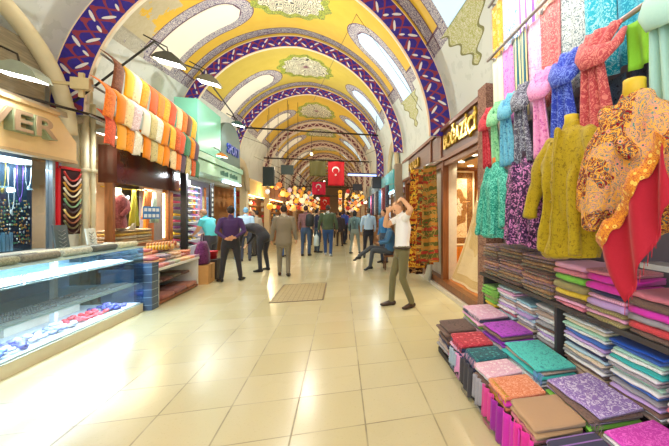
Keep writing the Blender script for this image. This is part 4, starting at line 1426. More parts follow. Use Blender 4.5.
# front row (nearest the aisle)
stack(1.04, 1.34, 3.17, 3.56, .05, .345, ['brown', 'grey', 'taupe', 'navy', 'brown', 'brown'], 'the far brown stack, front row', FR, n=8, topmat=fs((92, 66, 58), (110, 84, 76), (60, 44, 40), 'melange'), topname='dark brown')
stack(1.04, 1.34, 2.79, 3.14, .05, .345, ['navy', 'white', 'magenta', 'brown', 'blue', 'pink'], 'the red-topped stack, front row', FR, n=8, topmat=fs((206, 52, 70), (230, 110, 120), (150, 30, 50)), topname='red')
stack(1.04, 1.34, 2.51, 2.77, .05, .335, ['pink', 'magenta', 'grey', 'white', 'lilac', 'navy'], 'the teal-topped stack, front row', FR, n=8, topmat=fs((36, 110, 120), (70, 160, 160), (24, 50, 70)), topname='dark teal')
stack(1.04, 1.34, 2.25, 2.49, .05, .335, ['white', 'beige', 'teal', 'taupe', 'tan', 'brown'], 'the pale pink flowered stack, front row', FR, n=8, topmat=fs((240, 206, 220), (250, 230, 236), (220, 150, 190)), topname='pale pink flowered')
stack(1.04, 1.34, 1.94, 2.23, .05, .33, ['magenta', 'purple', 'yellow', 'tan', 'brown', 'orange'], 'the orange-topped stack, front row', FR, n=8, topmat=fs((232, 140, 90), (246, 180, 150), (206, 90, 70), 'paisley'), topname='orange paisley')
stack(1.04, 1.34, 1.60, 1.92, .05, .345, ['navy', 'pink', 'beige', 'white', 'brown', 'rose', 'tan'], 'the plain tan stack, front row', FR, n=8, topmat=fs((186, 150, 116), (196, 164, 130), (170, 130, 100), 'plain'), topname='plain tan')
stack(1.04, 1.34, 1.24, 1.58, .05, .315, ['navy', 'grey', 'brown', 'navy', 'grey', 'navy'], 'the near navy stack, front row', FR, n=8, topmat=fs((62, 60, 90), (62, 60, 90), (150, 110, 190), 'stripe', .9), topname='navy purple-striped')
# second row
SR = 'second row stacks of the textile stall'
stack(1.36, 1.68, 3.12, 3.66, .16, .46, ['navy', 'white', 'khaki', 'pale_blue', 'pink', 'grey', 'green', 'pink'], 'the far pink stack, second row', SR, n=10, topmat=fs((236, 190, 216), (246, 216, 232), (222, 160, 200)), topname='pink')
stack(1.36, 1.68, 2.68, 3.10, .16, .44, ['brown', 'white', 'khaki', 'navy', 'tan', 'grey', 'purple', 'purple'], 'the purple stack, second row', SR, n=10, topmat=fs((160, 44, 196), (196, 80, 216), (110, 20, 150), 'melange'), topname='shiny purple')
stack(1.36, 1.68, 2.06, 2.66, .16, .40, ['taupe', 'white', 'lilac', 'teal', 'grey', 'white', 'pale_blue', 'teal'], 'the turquoise stack, second row', SR, n=10, topmat=fs((40, 188, 182), (90, 216, 206), (20, 140, 150), 'melange', 1.5), topname='crinkled turquoise')
stack(1.36, 1.70, 1.54, 2.04, .16, .385, ['brown', 'white', 'magenta', 'navy', 'green', 'khaki', 'green', 'lilac'], 'the lavender stack, second row', SR, n=10, topmat=fs((150, 120, 196), (222, 210, 240), (120, 90, 180), 'leopard', 2.2), topname='lavender spotted')
stack(1.36, 1.70, 1.08, 1.52, .16, .36, ['grey', 'white', 'pale_blue', 'white', 'pink', 'lilac', 'magenta'], 'the near magenta stack, second row', SR, n=10, topmat=fs((224, 60, 200), (244, 110, 224), (180, 20, 160), 'paisley'), topname='bright magenta')
# tall back stacks beneath the shelf
BR = 'tall stacks under the shelf board'
stack(1.70, 2.0, 3.50, 3.86, .32, .66, ['khaki', 'green', 'brown', 'yellow', 'green', 'khaki', 'green', 'green'], 'the lime green stack under the shelf', BR, n=9, topmat=fs((140, 206, 90), (180, 226, 120), (90, 170, 60)), topname='lime green')
stack(1.72, 2.02, 3.10, 3.47, .32, .72, ['pink', 'white', 'grey', 'pale_blue', 'rose', 'white', 'lilac', 'white', 'taupe', 'pale_blue', 'white'], 'the tall pink and white stack', BR, n=13, topmat=fs((170, 214, 214), (214, 236, 236), (120, 190, 200), 'melange'), topname='pale aqua')
stack(1.72, 2.02, 2.76, 3.07, .32, .66, ['taupe', 'white', 'brown', 'beige', 'grey', 'white', 'pale_blue', 'lilac', 'pale_blue'], 'the sky blue-topped stack', BR, n=12, topmat=fs((130, 196, 222), (170, 216, 232), (100, 170, 206), 'melange'), topname='sky blue')
stack(1.72, 2.02, 2.42, 2.73, .32, .70, ['white', 'taupe', 'grey', 'white', 'lilac', 'white', 'brown', 'grey', 'white'], 'the pale grey stack', BR, n=13, kinds=('plain', 'melange'))
stack(1.72, 2.02, 1.88, 2.33, .32, .72, ['taupe', 'beige', 'brown', 'white', 'grey', 'beige', 'pale_blue', 'navy', 'white', 'lilac', 'blue', 'white', 'mint', 'cream'], 'the tall cream stack by the divider', BR, n=15, topmat=fs((222, 232, 236), (240, 244, 246), (190, 210, 222), 'melange'), topname='pale silver')
stack(1.72, 2.02, 1.47, 1.85, .32, .70, ['taupe', 'white', 'brown', 'lilac', 'grey', 'blue', 'white', 'mint', 'grey', 'white', 'teal', 'white', 'mint', 'blue'], 'the tall royal blue-topped stack', BR, n=15, topmat=fabric('plain', (36, 92, 210), (60, 120, 230)), topname='royal blue')
stack(1.72, 2.02, 1.05, 1.44, .32, .66, ['grey', 'pink', 'white', 'navy', 'rose', 'white', 'beige', 'lilac'], 'the near stack at the picture edge', BR, n=12)
# piles on the shelf board
UP = 'folded piles on the shelf board'
dk = [('floral', (120, 40, 70), (206, 140, 150), (226, 190, 110), 'wine'), ('floral', (44, 44, 96), (140, 140, 190), (210, 170, 90), 'midnight'), ('floral', (110, 70, 46), (220, 160, 100), (80, 140, 130), 'brown'),
      ('floral', (60, 90, 90), (170, 200, 180), (200, 90, 90), 'petrol'), ('floral', (96, 60, 120), (190, 150, 200), (220, 180, 90), 'violet'), ('floral', (150, 120, 70), (230, 210, 160), (120, 40, 50), 'ochre'), ('melange', (40, 34, 38), (90, 70, 70), (150, 110, 80), 'black')]


def dark_pile(y0, y1, n, where, z1, pal=None):
    n = 11
    h = (z1 - .80) / n
    for i in range(n):
        k, a, b, c, cn = dk[(i * 3 + int(y0 * 7)) % 7]
        folded((1.83 + rnd.uniform(-.015, .015), (y0 + y1) / 2, .80 + i * h), (.30, (y1 - y0) * .96, h * .97), fabric(k, a, b, c, .9 + .2 * (i % 2)), '%s patterned pashmina, %s of %s' % (cn, ORD[n - 1 - i], where), UP, rz=rnd.uniform(-.05, .05), var=i % 5, name='folded_pashmina')


dark_pile(3.40, 3.76, 7, 'the far patterned pile on the shelf', 1.16)
dark_pile(2.90, 3.38, 7, 'the middle patterned pile on the shelf', 1.17)
dark_pile(2.40, 2.87, 7, 'the patterned pile beside the green pile', 1.15)


def soft_pile(y0, y1, z0, items, where):
    z = z0
    n = len(items)
    for i, (c, h, k) in enumerate(items):
        mt = fabric(k, pc(c), tuple(min(255, v + 26) for v in pc(c)), tuple(int(v * .6) for v in pc(c)), 1.2) if isinstance(c, str) else c[1]
        cn = nm(c) if isinstance(c, str) else c[0]
        folded((1.83 + rnd.uniform(-.012, .012), (y0 + y1) / 2, z), (.32, (y1 - y0) * .95, h * .98), mt, '%s folded shawl, %s of %s' % (cn, ORD[n - 1 - i], where), UP, rz=rnd.uniform(-.04, .04), var=i % 5)
        z += h


soft_pile(2.02, 2.37, .80, [('rose', .03, 'stripe'), ('pink', .025, 'plain'), ('brown', .025, 'plain'), ('yellow', .05, 'melange'), ('khaki', .06, 'plain'), ('green', .055, 'plain'), ('rose', .04, 'melange'), ('pink', .05, 'plain')], 'the green and khaki pile')
soft_pile(1.67, 2.0, .80, [('khaki', .03, 'stripe'), ('pink', .025, 'plain'), ('khaki', .03, 'stripe'), ('lilac', .05, 'plain'), ('pink', .03, 'stripe'), ('navy', .03, 'plain'), ('magenta', .055, 'plain'), ('magenta', .055, 'plain'), ('rose', .03, 'melange')], 'the magenta pile')
soft_pile(1.36, 1.65, .80, [('brown', .03, 'melange'), ('red', .05, 'melange'), ('grey', .04, 'plain'), ('magenta', .045, 'plain'), ('brown', .05, 'melange'), ('rose', .04, 'plain')], 'the dark pile behind the red corner')
soft_pile(1.02, 1.34, .80, [('brown', .03, 'floral'), (('dark red patterned', fabric('floral', (120, 30, 50), (180, 70, 80), (60, 20, 30))), .05, ''), (('teal checked', fabric('check', (30, 80, 84), (190, 214, 210), scale=1.4)), .07, ''), (('grey patterned', fabric('floral', (90, 96, 110), (170, 170, 180), (50, 50, 60))), .045, ''),
                          (('petrol', fabric('plain', (24, 104, 120))), .055, ''), (('taupe leopard', fabric('leopard', (206, 184, 168), (120, 96, 90), (70, 56, 56))), .075, '')], 'the near teal checked pile')

# ------------------------------------------------------------------ hanging cloths in front of the low platform
for j, (y, c, cn, z1, z0, w) in enumerate([(1.72, (216, 40, 150), 'bright pink', .27, .03, .14), (1.86, (200, 36, 170), 'magenta', .25, .02, .16), (2.06, (150, 30, 150), 'violet', .24, .02, .14), (2.2, (206, 60, 140), 'rose pink', .26, .05, .12), (2.36, (150, 150, 162), 'grey', .26, .08, .12),
                                           (2.62, (56, 54, 62), 'charcoal', .27, .05, .16), (2.8, (220, 150, 200), 'pale pink', .26, .1, .1), (2.95, (150, 170, 190), 'grey blue', .25, .12, .14), (1.5, (60, 70, 90), 'slate blue', .24, .03, .14), (1.36, (200, 110, 130), 'dusty rose', .26, .05, .12)]):
    m = MB()
    m.sheet(lambda u, v: (1.012 - .012 * math.sin(u * 16 + j) - .01 * v, y + (u - .5) * w * 1.5, z1 + (z0 - z1) * v + .02 * math.sin(u * 5 + j * 2) * v), 14, 6, .006)
    t = single('hanging_cloth', m, fabric('plain', c), '%s fringed cloth over the front of the low row, %s' % (cn, ['below the tan stack', 'below the orange stack', 'between orange and pink stacks', 'below the pale pink stack', 'beside the pale pink stack', 'below the teal stack', 'below the red stack', 'by the brown stack', 'under the near navy stack', 'nearest of all'][j]), 'cloth', 'cloths hanging over the low row')
    fr = MB()
    for q in range(9):
        yy = (q / 8 - .5) * w
        fr.tube([(-.005, yy, .0), (-.007, yy + rnd.uniform(-.004, .004), -.028)], .0016, 4)
    fr.build('fringe', fabric('plain', c), t)
# fringes spilling from the stacks
def fringe(loc, along, n, length, c, label):
    m = MB()
    for q in range(n):
        y = (q / (n - 1) - .5) * along
        m.tube([(0, y, 0), (-.02, y + rnd.uniform(-.01, .01), -.005), (-.028, y + rnd.uniform(-.012, .012), -length * rnd.uniform(.7, 1))], .0022, 4)
    m.v = [(x + loc[0], y + loc[1], z + loc[2]) for x, y, z in m.v]
    single('fringe_tassels', m, plain(c, .8), label, 'fringe', kind='stuff')
fringe((1.05, 2.9, .345), .22, 22, .06, (220, 90, 110), 'pink-red fringe spilling over the red-topped stack')
fringe((1.05, 2.6, .335), .2, 18, .06, (90, 110, 140), 'blue grey fringe over the dark teal stack')
fringe((1.38, 3.3, .46), .3, 22, .05, (250, 226, 236), 'white fringe over the far pink stack')
fringe((1.05, 2.08, .33), .24, 20, .09, (206, 176, 60), 'yellow fringe over the orange paisley stack')
fringe((1.37, 2.1, .38), .1, 14, .07, (120, 160, 220), 'blue fringe at the near corner of the turquoise stack')
fringe((1.71, 3.5, .64), .16, 16, .14, (150, 206, 100), 'lime green fringe beside the lime green stack')
fringe((1.37, 1.56, .36), .1, 12, .06, (130, 110, 110), 'grey fringe between lavender and magenta stacks')


# ------------------------------------------------------------------ soft garments: blobs remeshed into one skin
def evaluate_mods(mb, mats, voxel, smooth=2, name='body'):
    me = mb.mesh(name + '_raw', mats)
    o = bpy.data.objects.new('raw', me)
    COL.objects.link(o)
    md = o.modifiers.new('r', 'REMESH'); md.mode = 'VOXEL'; md.voxel_size = voxel; md.use_smooth_shade = True
    if smooth:
        ms = o.modifiers.new('s', 'SMOOTH'); ms.factor = .5; ms.iterations = smooth
    dg = bpy.context.evaluated_depsgraph_get(); dg.update()
    out = bpy.data.meshes.new_from_object(o.evaluated_get(dg))
    bpy.data.objects.remove(o)
    out.name = name
    return out


class Blob:
    """tapered limbs fused into one continuous surface, each face taking the material of its nearest limb"""
    def __init__(s): s.p = []

    def limb(s, pts, rs, mi=0, side=None, n=14, fn=None, flat=''):
        s.p.append(([Vector(q) for q in pts], [(r, r) if isinstance(r, (int, float)) else r for r in rs], mi, side, n, fn))
        s.flat = getattr(s, 'flat', []) + [flat]
        return s

    def make(s, name, mats, voxel=.012, smooth=2, fold=0.0, fs=8.0, seed=0):
        mb = MB()
        for (pts, rs, mi, side, n, fn), fl_ in zip(s.p, s.flat):
            # rounded ends
            t0 = (pts[0] - pts[1]).normalized(); t1 = (pts[-1] - pts[-2]).normalized()
            a, b = rs[0], rs[-1]
            P = [pts[0] + t0 * min(a) * .75, pts[0] + t0 * min(a) * .45] + pts + [pts[-1] + t1 * min(b) * .45, pts[-1] + t1 * min(b) * .75]
            Q = [(a[0] * .3, a[1] * .3), (a[0] * .8, a[1] * .8)] + rs + [(b[0] * .8, b[1] * .8), (b[0] * .3, b[1] * .3)]
            if 'a' in fl_: P, Q = P[2:], Q[2:]
            if 'b' in fl_: P, Q = P[:-2], Q[:-2]
            mb.tube(P, Q, n, side=side)
        me = evaluate_mods(mb, mats[0], voxel, smooth, name)
        me.materials.clear()
        for m_ in mats: me.materials.append(m_)
        if fold:
            me.calc_loop_triangles()
            nor = [v.normal.copy() for v in me.vertices]
            for v, n_ in zip(me.vertices, nor):
                c = v.co
                q = noise.noise(Vector((c.x * fs, c.y * fs, c.z * fs * .35)) + Vector((seed, 0, 0))) + .5 * noise.noise(Vector((c.x * fs * 2, c.y * fs * 2, c.z * fs * .8)) + Vector((seed, 3, 0)))
                v.co = c + n_ * fold * q
        if len(mats) > 1:
            segs = []
            for pts, rs, mi, side, n, fn in s.p:
                L = 0
                tot = sum((pts[i + 1] - pts[i]).length for i in range(len(pts) - 1)) or 1
                for i in range(len(pts) - 1):
                    l = (pts[i + 1] - pts[i]).length
                    segs.append((pts[i], pts[i + 1] - pts[i], l * l or 1e-9, sum(rs[i]) / 2, sum(rs[i + 1]) / 2, mi, fn, L / tot, l / tot))
                    L += l
            for f_ in me.polygons:
                c = f_.center
                best, bm = 1e9, 0
                for a, d, l2, r0, r1, mi, fn, t0, tl in segs:
                    t = max(0, min(1, (c - a).dot(d) / l2))
                    e = (c - a - d * t).length / (r0 + (r1 - r0) * t)
                    if e < best:
                        best = e
                        bm = fn(t0 + tl * t, c) if fn else mi
                f_.material_index = bm
        for f_ in me.polygons: f_.use_smooth = True
        return me


def jacket(loc, rz, label, mat, L=.75, neckc=(206, 186, 40), s=1.0, sleeves=True, seed=0, buttons=None, spread=.14, cat='jacket', name='jacket', wide=1.0):
    """mannequin torso wearing a jacket; local +y is the front"""
    t = empty(name, loc, rz, label, cat)
    b = Blob()
    w = wide
    b.limb([(0, 0, -L), (0, 0, -L + .16), (0, 0, -.40), (0, .01, -.22), (0, .0, -.09), (0, -.005, -.02), (0, -.005, .015)], [(.205 * w, .115), (.20 * w, .115), (.178 * w, .105), (.20 * w, .12), (.195 * w, .095), (.12 * w, .075), (.07, .06)], 0, (1, 0, 0), 24, flat='a')
    # open front edge and flap folds
    b.limb([(.015, .10, -.0), (.02, .125, -.2), (.03, .12, -.4), (.05, .135, -L + .02)], [(.03, .02), (.035, .022), (.035, .022), (.04, .022)], 0, (1, 0, 0), 10)
    for q in (-1, 1):
        b.limb([(.11 * q, .05, -.12), (.12 * q, .10, -.34), (.15 * q, .11, -L + .03)], [.03, .035, .04], 0, None, 10, flat='b')
    if sleeves:
        for q in (-1, 1):
            b.limb([(.13 * q * w, 0, -.07), ((.18 + spread * .4) * q * w, .01, -.2), ((.21 + spread * .75) * q * w, .03, -.38), ((.21 + spread) * q * w, .06, -.60)], [(.08, .07), (.078, .068), (.07, .06), (.066, .05)], 0, (1, 0, 0), 16, flat='b')
    # standing collar
    b.limb([(.0, .035, .03), (.05, .01, .035), (.06, -.03, .04), (.0, -.06, .05), (-.06, -.03, .04), (-.05, .01, .035), (-.01, .035, .03)], [.018] * 7, 0, None, 8)
    me = b.make('garment', [mat], .012, 1, .03, 8, seed)
    g = mesh_obj('garment', me, t)
    m = MB(); m.tube([(0, -.01, .0), (0, -.005, .08), (0, -.005, .10), (0, -.005, .105)], [.055, .046, .048, .03], 14)
    m.build('mannequin_neck', plain(neckc, .5), t)
    m = MB(); m.tube([(-.015, .125, -.02), (-.012, .155, -.2), (-.005, .15, -.36), (.01, .165, -L + .05)], .004, 6); m.build('front_seam', mat, t)
    if buttons:
        m = MB()
        for q in range(5): m.ball((.012, .158, -.1 - q * .13), (.011, .006, .011), n=8, m=5)
        m.build('buttons', plain(buttons, .3, .4), t)
    return t


jm = fl((26, 150, 130), (120, 220, 196), (10, 96, 88), 'paisley', 1.4)
jacket((1.56, 3.19, 1.99), R(90), 'turquoise green brocade jacket on a mannequin torso, farthest of the torsos', jm, .72, (220, 120, 60), seed=1, wide=1.0, spread=.09)
pm = fl((60, 34, 74), (206, 130, 190), (30, 20, 44), 'leopard', 2.2)
jacket((1.58, 2.66, 1.96), R(90), 'purple and black leopard shawl wrapped round a mannequin torso', pm, .72, (60, 40, 60), seed=4, spread=.04, cat='shawl', name='wrapped_shawl', wide=1.0)
ym = fl((150, 128, 8), (178, 154, 16), (126, 104, 4), 'melange', 1.8)
yj = jacket((1.52, 1.97, 2.08), R(96), 'mustard yellow brocade jacket on a yellow mannequin torso', ym, .86, (214, 190, 50), seed=9, buttons=(150, 130, 40), spread=.10, wide=1.12)

# red embroidered shawl on torso
t = empty('embroidered_shawl', (1.52, 1.46, 2.10), R(90), 'red and cream flower-embroidered shawl draped over a yellow mannequin torso', 'shawl')
em = Mat('embroidered_wool', .8, 0, .2)
vec = em.coord(); n1 = em.noise(vec, 20, 2, .5, 2.6); d1 = em.voro(vec, 17); d2 = em.noise(vec, 4.5, 1)
cc = em.mix(d2.gt(.55), lin((140, 20, 32)), lin((216, 156, 128)))
cc = em.mix(((n1 - .5).abs()).lt(.045), cc, lin((236, 176, 70)))
cc = em.mix(((n1 - .62).abs()).lt(.02), cc, lin((80, 110, 90)))
cc = em.mix((n1 - .4).abs().lt(.02), cc, lin((60, 140, 130))); cc = em.mix(d1.lt(.2), cc, lin((226, 150, 130))); cc = em.mix(d1.lt(.1), cc, lin((40, 110, 100)))
em.base(cc)
b = Blob()
b.limb([(0, 0, -.62), (0, 0, -.35), (0, 0, -.14), (0, 0, -.03), (0, 0, .02)], [(.30, .12), (.28, .14), (.24, .12), (.13, .08), (.08, .07)], 0, (1, 0, 0), 26)
b.limb([(.14, 0, -.09), (.25, .02, -.3), (.30, .05, -.55)], [.08, .10, .08])
b.limb([(-.14, 0, -.09), (-.25, .02, -.3), (-.30, .05, -.5)], [.08, .10, .085])
b.limb([(-.12, .06, -.02), (-.03, .14, -.16), (.06, .17, -.36), (.12, .16, -.66)], [.05, .06, .065, .05])
b.limb([(.12, .06, -.02), (.0, .14, -.13), (-.12, .15, -.3)], [.05, .055, .045])
b.limb([(.1, .12, -.2), (.18, .13, -.4), (.22, .1, -.66)], [.03, .045, .05])
mesh_obj('shawl', b.make('shawl', [em.m], .013, 1, .035, 7, 3), t)
m = MB(); m.tube([(0, 0, .0), (0, 0, .1), (0, 0, .12), (0, 0, .125)], [.062, .055, .056, .03], 14); m.build('mannequin_neck', plain((222, 190, 50), .5), t)
A_, B_, T_, C_ = Vector((.02, .19, -.76)), Vector((-.34, .20, -.27)), Vector((-.14, .20, -1.02)), Vector((-.36, .17, -.52))


def corner(u, v):
    p = (A_ * (1 - u) + B_ * u) * (1 - v) + (T_ * (1 - u) + C_ * u) * v
    return (p.x, p.y + .025 * math.sin(u * 13 + v * 3), p.z)


m = MB(); m.sheet(corner, 18, 12, .006); m.build('plain_red_corner', fabric('plain', (170, 22, 44), (196, 40, 60)), t)
m = MB()
for q in range(10):
    p = T_ * (1 - q / 12) + C_ * (q / 12)
    m.tube([p, p + Vector((.0, .004, -.06))], .002, 4)
m.build('fringe', plain((190, 40, 56), .8), t)
m = MB()
m.sheet(lambda u, v: tuple(Vector(corner(u, 0)) + Vector((.05 * (v - .5), .014, .05 * (v - .5) + .012 * math.sin(u * 40)))), 30, 3, .006)
m.build('embroidered_border', fabric('floral', (226, 150, 40), (240, 200, 90), (176, 60, 40), 2.0), t)

# ------------------------------------------------------------------ rails and hanging shawls
def rail(x, z, y0, y1, label):
    m = MB(); m.tube([(x, y0, z), (x, y1, z)], .016, 8)
    for y in (y1 - .05,): m.tube([(x, y, z), (x + .4, y, z + .05)], .012, 6)
    single('hanging_rail', m, plain((170, 164, 160), .35, .7), label, 'rail')


rail(1.66, 3.30, .9, 3.62, 'upper steel rail of the textile stall with clipped shawls')
rail(1.62, 2.66, .9, 3.52, 'lower steel rail of the textile stall with knotted scarves')
rail(1.72, 4.0, .9, 3.72, 'highest rail of the textile stall, above the picture')
m = MB(); m.box((2.12, .8, 0.0), (2.16, 4.3, 4.15)); single('stall_back_wall', m, plain((120, 112, 120), .8), 'grey backing board behind the textile stall', 'backing board')


def flat_shawl(x, y, w, z1, z0, mat, label, ph=0.0, group=None, amp=.02, clip=True):
    m = MB()
    m.sheet(lambda u, v: (amp * math.sin(u * 11 + ph) * (.35 + .65 * v) + .03 * v, w * (u - .5) * (1 - .04 * math.sin(v * 3)), -(z1 - z0) * v), 14, 8, .005)
    t = empty('hanging_shawl', (x, y, z1), 0, label, 'shawl', group)
    m.build('cloth', mat, t)
    if clip:
        for q in (-.4, .4):
            m = MB(); m.box((-.008, w * q - .008, -.02), (.008, w * q + .008, .03)); m.build('clip', STEEL, t)
    return t


GU = 'flat shawls clipped to the upper rail'
up = [(3.44, .22, fl((222, 226, 196), (240, 240, 220), (210, 214, 186), 'plain'), 'ivory'), (3.22, .24, fl((216, 110, 196), (236, 160, 220), (190, 80, 176), 'melange'), 'orchid pink'),
      (2.98, .26, fl((50, 110, 130), (226, 218, 160), (40, 80, 100), 'stripe', 1.6), 'teal and straw patterned'), (2.73, .26, fl((232, 170, 210), (244, 204, 228), (214, 140, 194), 'melange'), 'light pink'),
      (2.47, .28, fl((206, 100, 104), (232, 160, 150), (180, 70, 84), 'paisley'), 'salmon'), (2.20, .29, fl((196, 206, 206), (110, 130, 136), (226, 232, 232), 'paisley'), 'silver grey'),
      (1.93, .28, fl((30, 180, 204), (160, 226, 234), (10, 130, 160), 'paisley'), 'bright aqua'), (1.68, .26, fl((30, 160, 194), (90, 200, 220), (10, 120, 160), 'paisley'), 'turquoise'), (1.46, .22, fl((190, 96, 46), (220, 136, 76), (130, 56, 30), 'paisley'), 'copper'), (1.20, .34, fl((150, 196, 40), (180, 214, 80), (120, 170, 30), 'plain'), 'lime green')]
for j, (y, w, mt, cn) in enumerate(up):
    flat_shawl(1.70 + .012 * (j % 2), y, w, 3.27, 2.42 + .02 * (j % 3), mt, '%s shawl clipped to the upper rail of the stall' % cn, j * 1.3, GU)
tp = [(3.56, .28, fl((232, 170, 60), (250, 214, 130), (206, 120, 40), 'floral'), 'golden flowered'), (3.28, .32, fl((214, 222, 222), (70, 140, 180), (200, 100, 140), 'paisley'), 'white and blue patterned'), (2.98, .32, fl((226, 214, 236), (140, 96, 186), (240, 236, 240), 'stripe'), 'white and violet striped'), (2.68, .32, fl((196, 110, 100), (226, 160, 140), (240, 230, 220), 'melange'), 'rose beige'), (2.38, .32, fl((230, 226, 220), (200, 208, 212), (250, 250, 246), 'plain'), 'off-white'), (2.08, .3, fl((206, 220, 222), (110, 140, 150), (230, 236, 236), 'paisley'), 'pale grey patterned')]
for j, (y, w, mt, cn) in enumerate(tp):
    flat_shawl(1.76, y, w, 3.97, 3.22, mt, '%s shawl hanging above the upper rail' % cn, j, 'shawls above the upper rail')
dp = [(1.42, .30, fl((20, 70, 86), (60, 170, 180), (20, 40, 60), 'paisley', .8), 'dark teal paisley', 2.5, 1.95), (1.70, .2, fl((30, 30, 50), (90, 90, 110), (50, 70, 80), 'melange'), 'black patterned', 2.5, 1.9), (2.45, .5, fl((50, 46, 60), (120, 110, 130), (30, 30, 40), 'melange'), 'charcoal patterned', 2.45, 1.9), (3.0, .5, fl((44, 40, 54), (100, 96, 120), (30, 30, 40), 'melange'), 'midnight patterned', 2.45, 1.9), (1.98, .3, fl((40, 60, 80), (90, 110, 130), (24, 30, 50), 'melange'), 'dark slate patterned', 2.45, 1.9), (1.1, .3, fl((30, 60, 70), (90, 150, 150), (20, 30, 40), 'melange'), 'deep green patterned', 2.5, 1.9)]
for j, (y, w, mt, cn, z1, z0) in enumerate(dp):
    flat_shawl(1.84, y, w, z1, z0, mt, '%s shawl hanging behind the knotted scarves' % cn, j, 'shawls behind the knotted scarves', clip=False)


def knotted(y, mat, label, L=.62, w=.17, ph=0.0, x=1.62, z=2.66):
    t = empty('knotted_scarf', (x, y, z), 0, label, 'scarf', 'scarves knotted on the lower rail')
    # loop over the rail narrowing into the knot
    m = MB()
    def fn(u, v):
        wd = w * (1 - .45 * v)
        a = u - .5
        return (-.02 - .07 * v - .015 * math.sin(u * 14 + ph), wd * 2 * a * (.55) + .06 * v, .02 - .20 * v + .05 * a)
    m.sheet(fn, 12, 8, .01)
    m.build('loop', mat, t)
    # slanting wrap
    m = MB()
    pts = [(-.045, w * .62, -.03), (-.10, w * .40, -.11), (-.14, 0.02, -.185), (-.12, -w * .38, -.2), (-.06, -w * .55, -.15), (.0, -w * .5, -.06)]
    m.tube(pts, [(.02, .03), (.026, .062), (.03, .072), (.026, .062), (.022, .05), (.015, .03)], 12, side=(1, 0, 0))
    m.build('wrap', mat, t)
    m = MB()
    def fn2(u, v):
        wd = w * (.5 + .42 * v)
        a = u - .5
        return (-.085 - .028 * math.sin(u * 17 + ph) * (.5 + .5 * v) + .03 * v, wd * 2 * a * .62 + .03 - .02 * v, -.17 - (L - .17) * v)
    m.sheet(fn2, 18, 10, .008)
    m.build('tail', mat, t)


kn = [(3.38, fl((190, 30, 50), (220, 80, 90), (130, 16, 36), 'paisley'), 'red', .64, .2), (3.17, fl((70, 180, 120), (160, 220, 170), (40, 140, 90), 'melange'), 'green', .66, .22), (2.92, fl((50, 150, 200), (120, 196, 220), (30, 110, 166), 'melange'), 'sky blue', .68, .24),
      (2.65, fl((92, 92, 112), (166, 172, 186), (56, 52, 76), 'paisley'), 'grey patterned', .70, .26), (2.36, fl((226, 120, 190), (240, 170, 214), (200, 90, 170), 'melange'), 'candy pink', .70, .27), (2.07, fl((50, 74, 196), (110, 136, 226), (36, 46, 150), 'paisley'), 'royal blue', .70, .27),
      (1.77, fl((196, 80, 84), (220, 130, 120), (150, 46, 66), 'paisley'), 'coral', .74, .27), (1.30, fl((160, 206, 196), (196, 224, 206), (136, 186, 176), 'plain'), 'pale mint', .76, .21)]
for j, (y, mt, cn, L, w) in enumerate(kn):
    knotted(y, mt, '%s scarf looped and knotted on the lower rail' % cn, L, w, j * 1.9)
flat_shawl(1.66, 1.55, .2, 2.63, 2.36, fabric('plain', (150, 226, 60)), 'bright lime scarf peeking below the rail beside the coral scarf', 0, clip=False)
# fill light added above the stall, out of view and without a fixture
lamp('AREA', (1.1, 2.4, 3.9), 45, (1, .97, .95), .5, (0, R(-32), 0), 2.6, 'stall_fill')

# ================================================================== FARTHER SHOPS
def far_shop(side, x, y0, y1, wall, fascia, awn=None, lit=(255, 220, 160), ztop=2.7, depth=1.2, n=0):
    """a shop bay: side -1 left / +1 right; x is the plane of its front"""
    W = y1 - y0
    sd = 'left' if side < 0 else 'right'
    cnt = ['nearest', 'second', 'third', 'fourth', 'fifth', 'sixth', 'seventh', 'eighth'][n]
    t = empty('distant_shop', (x, (y0 + y1) / 2, 0), 0, '%s of the distant shop fronts on the %s with lit goods and %s fascia' % (cnt, sd, fascia[1]), 'shop front')
    s = side
    m = MB()
    m.box((min(0, s * .25), -W / 2, 0), (max(0, s * .25), -W / 2 + .35, ztop + .5)); m.build('pier', plain(wall, .7), t)
    m = MB(); m.box((min(-s * .05, s * .2), -W / 2 + .3, ztop - .3), (max(-s * .05, s * .2), W / 2, ztop + .35)); m.build('fascia', plain(fascia[0], .4), t)
    m = MB(); m.box((min(s * depth, s * (depth + .1)), -W / 2, 0), (max(s * depth, s * (depth + .1)), W / 2, ztop)); m.build('rear_wall', plain((170, 120, 70), .7), t)
    m = MB(); m.box((min(s * .02, s * .6), -W / 2 + .4, 0), (max(s * .02, s * .6), W / 2 - .9, .8)); m.build('counter', wood((150, 100, 60)), t)
    for q in range(5):
        m = MB(); z = 1.05 + q * .3
        m.box((min(s * .3, s * .65), -W / 2 + .4, z), (max(s * .3, s * .65), W / 2 - .9, z + .03)); m.build('shelf', wood((180, 130, 80)), t)
    m = MB(); m.box((min(s * .1, s * .2), -W / 2 + .4, ztop - .35), (max(s * .1, s * .2), W / 2 - .3, ztop - .31)); m.build('tube_lamp', glow(lit, 9), t)
    lamp('POINT', (x + s * .05 - s * .5, (y0 + y1) / 2, ztop - .45), 110 if (n == 0 and side < 0) else 34, tuple(v / 255 for v in lit), .08, name='shop_light')
    return t


GC = [((226, 180, 90), 'gold'), ((200, 90, 60), 'terracotta'), ((236, 224, 190), 'cream'), ((120, 70, 50), 'brown'), ((190, 50, 60), 'red'), ((90, 130, 160), 'blue'), ((210, 150, 60), 'amber'), ((230, 230, 230), 'white')]
goods_mesh = {}


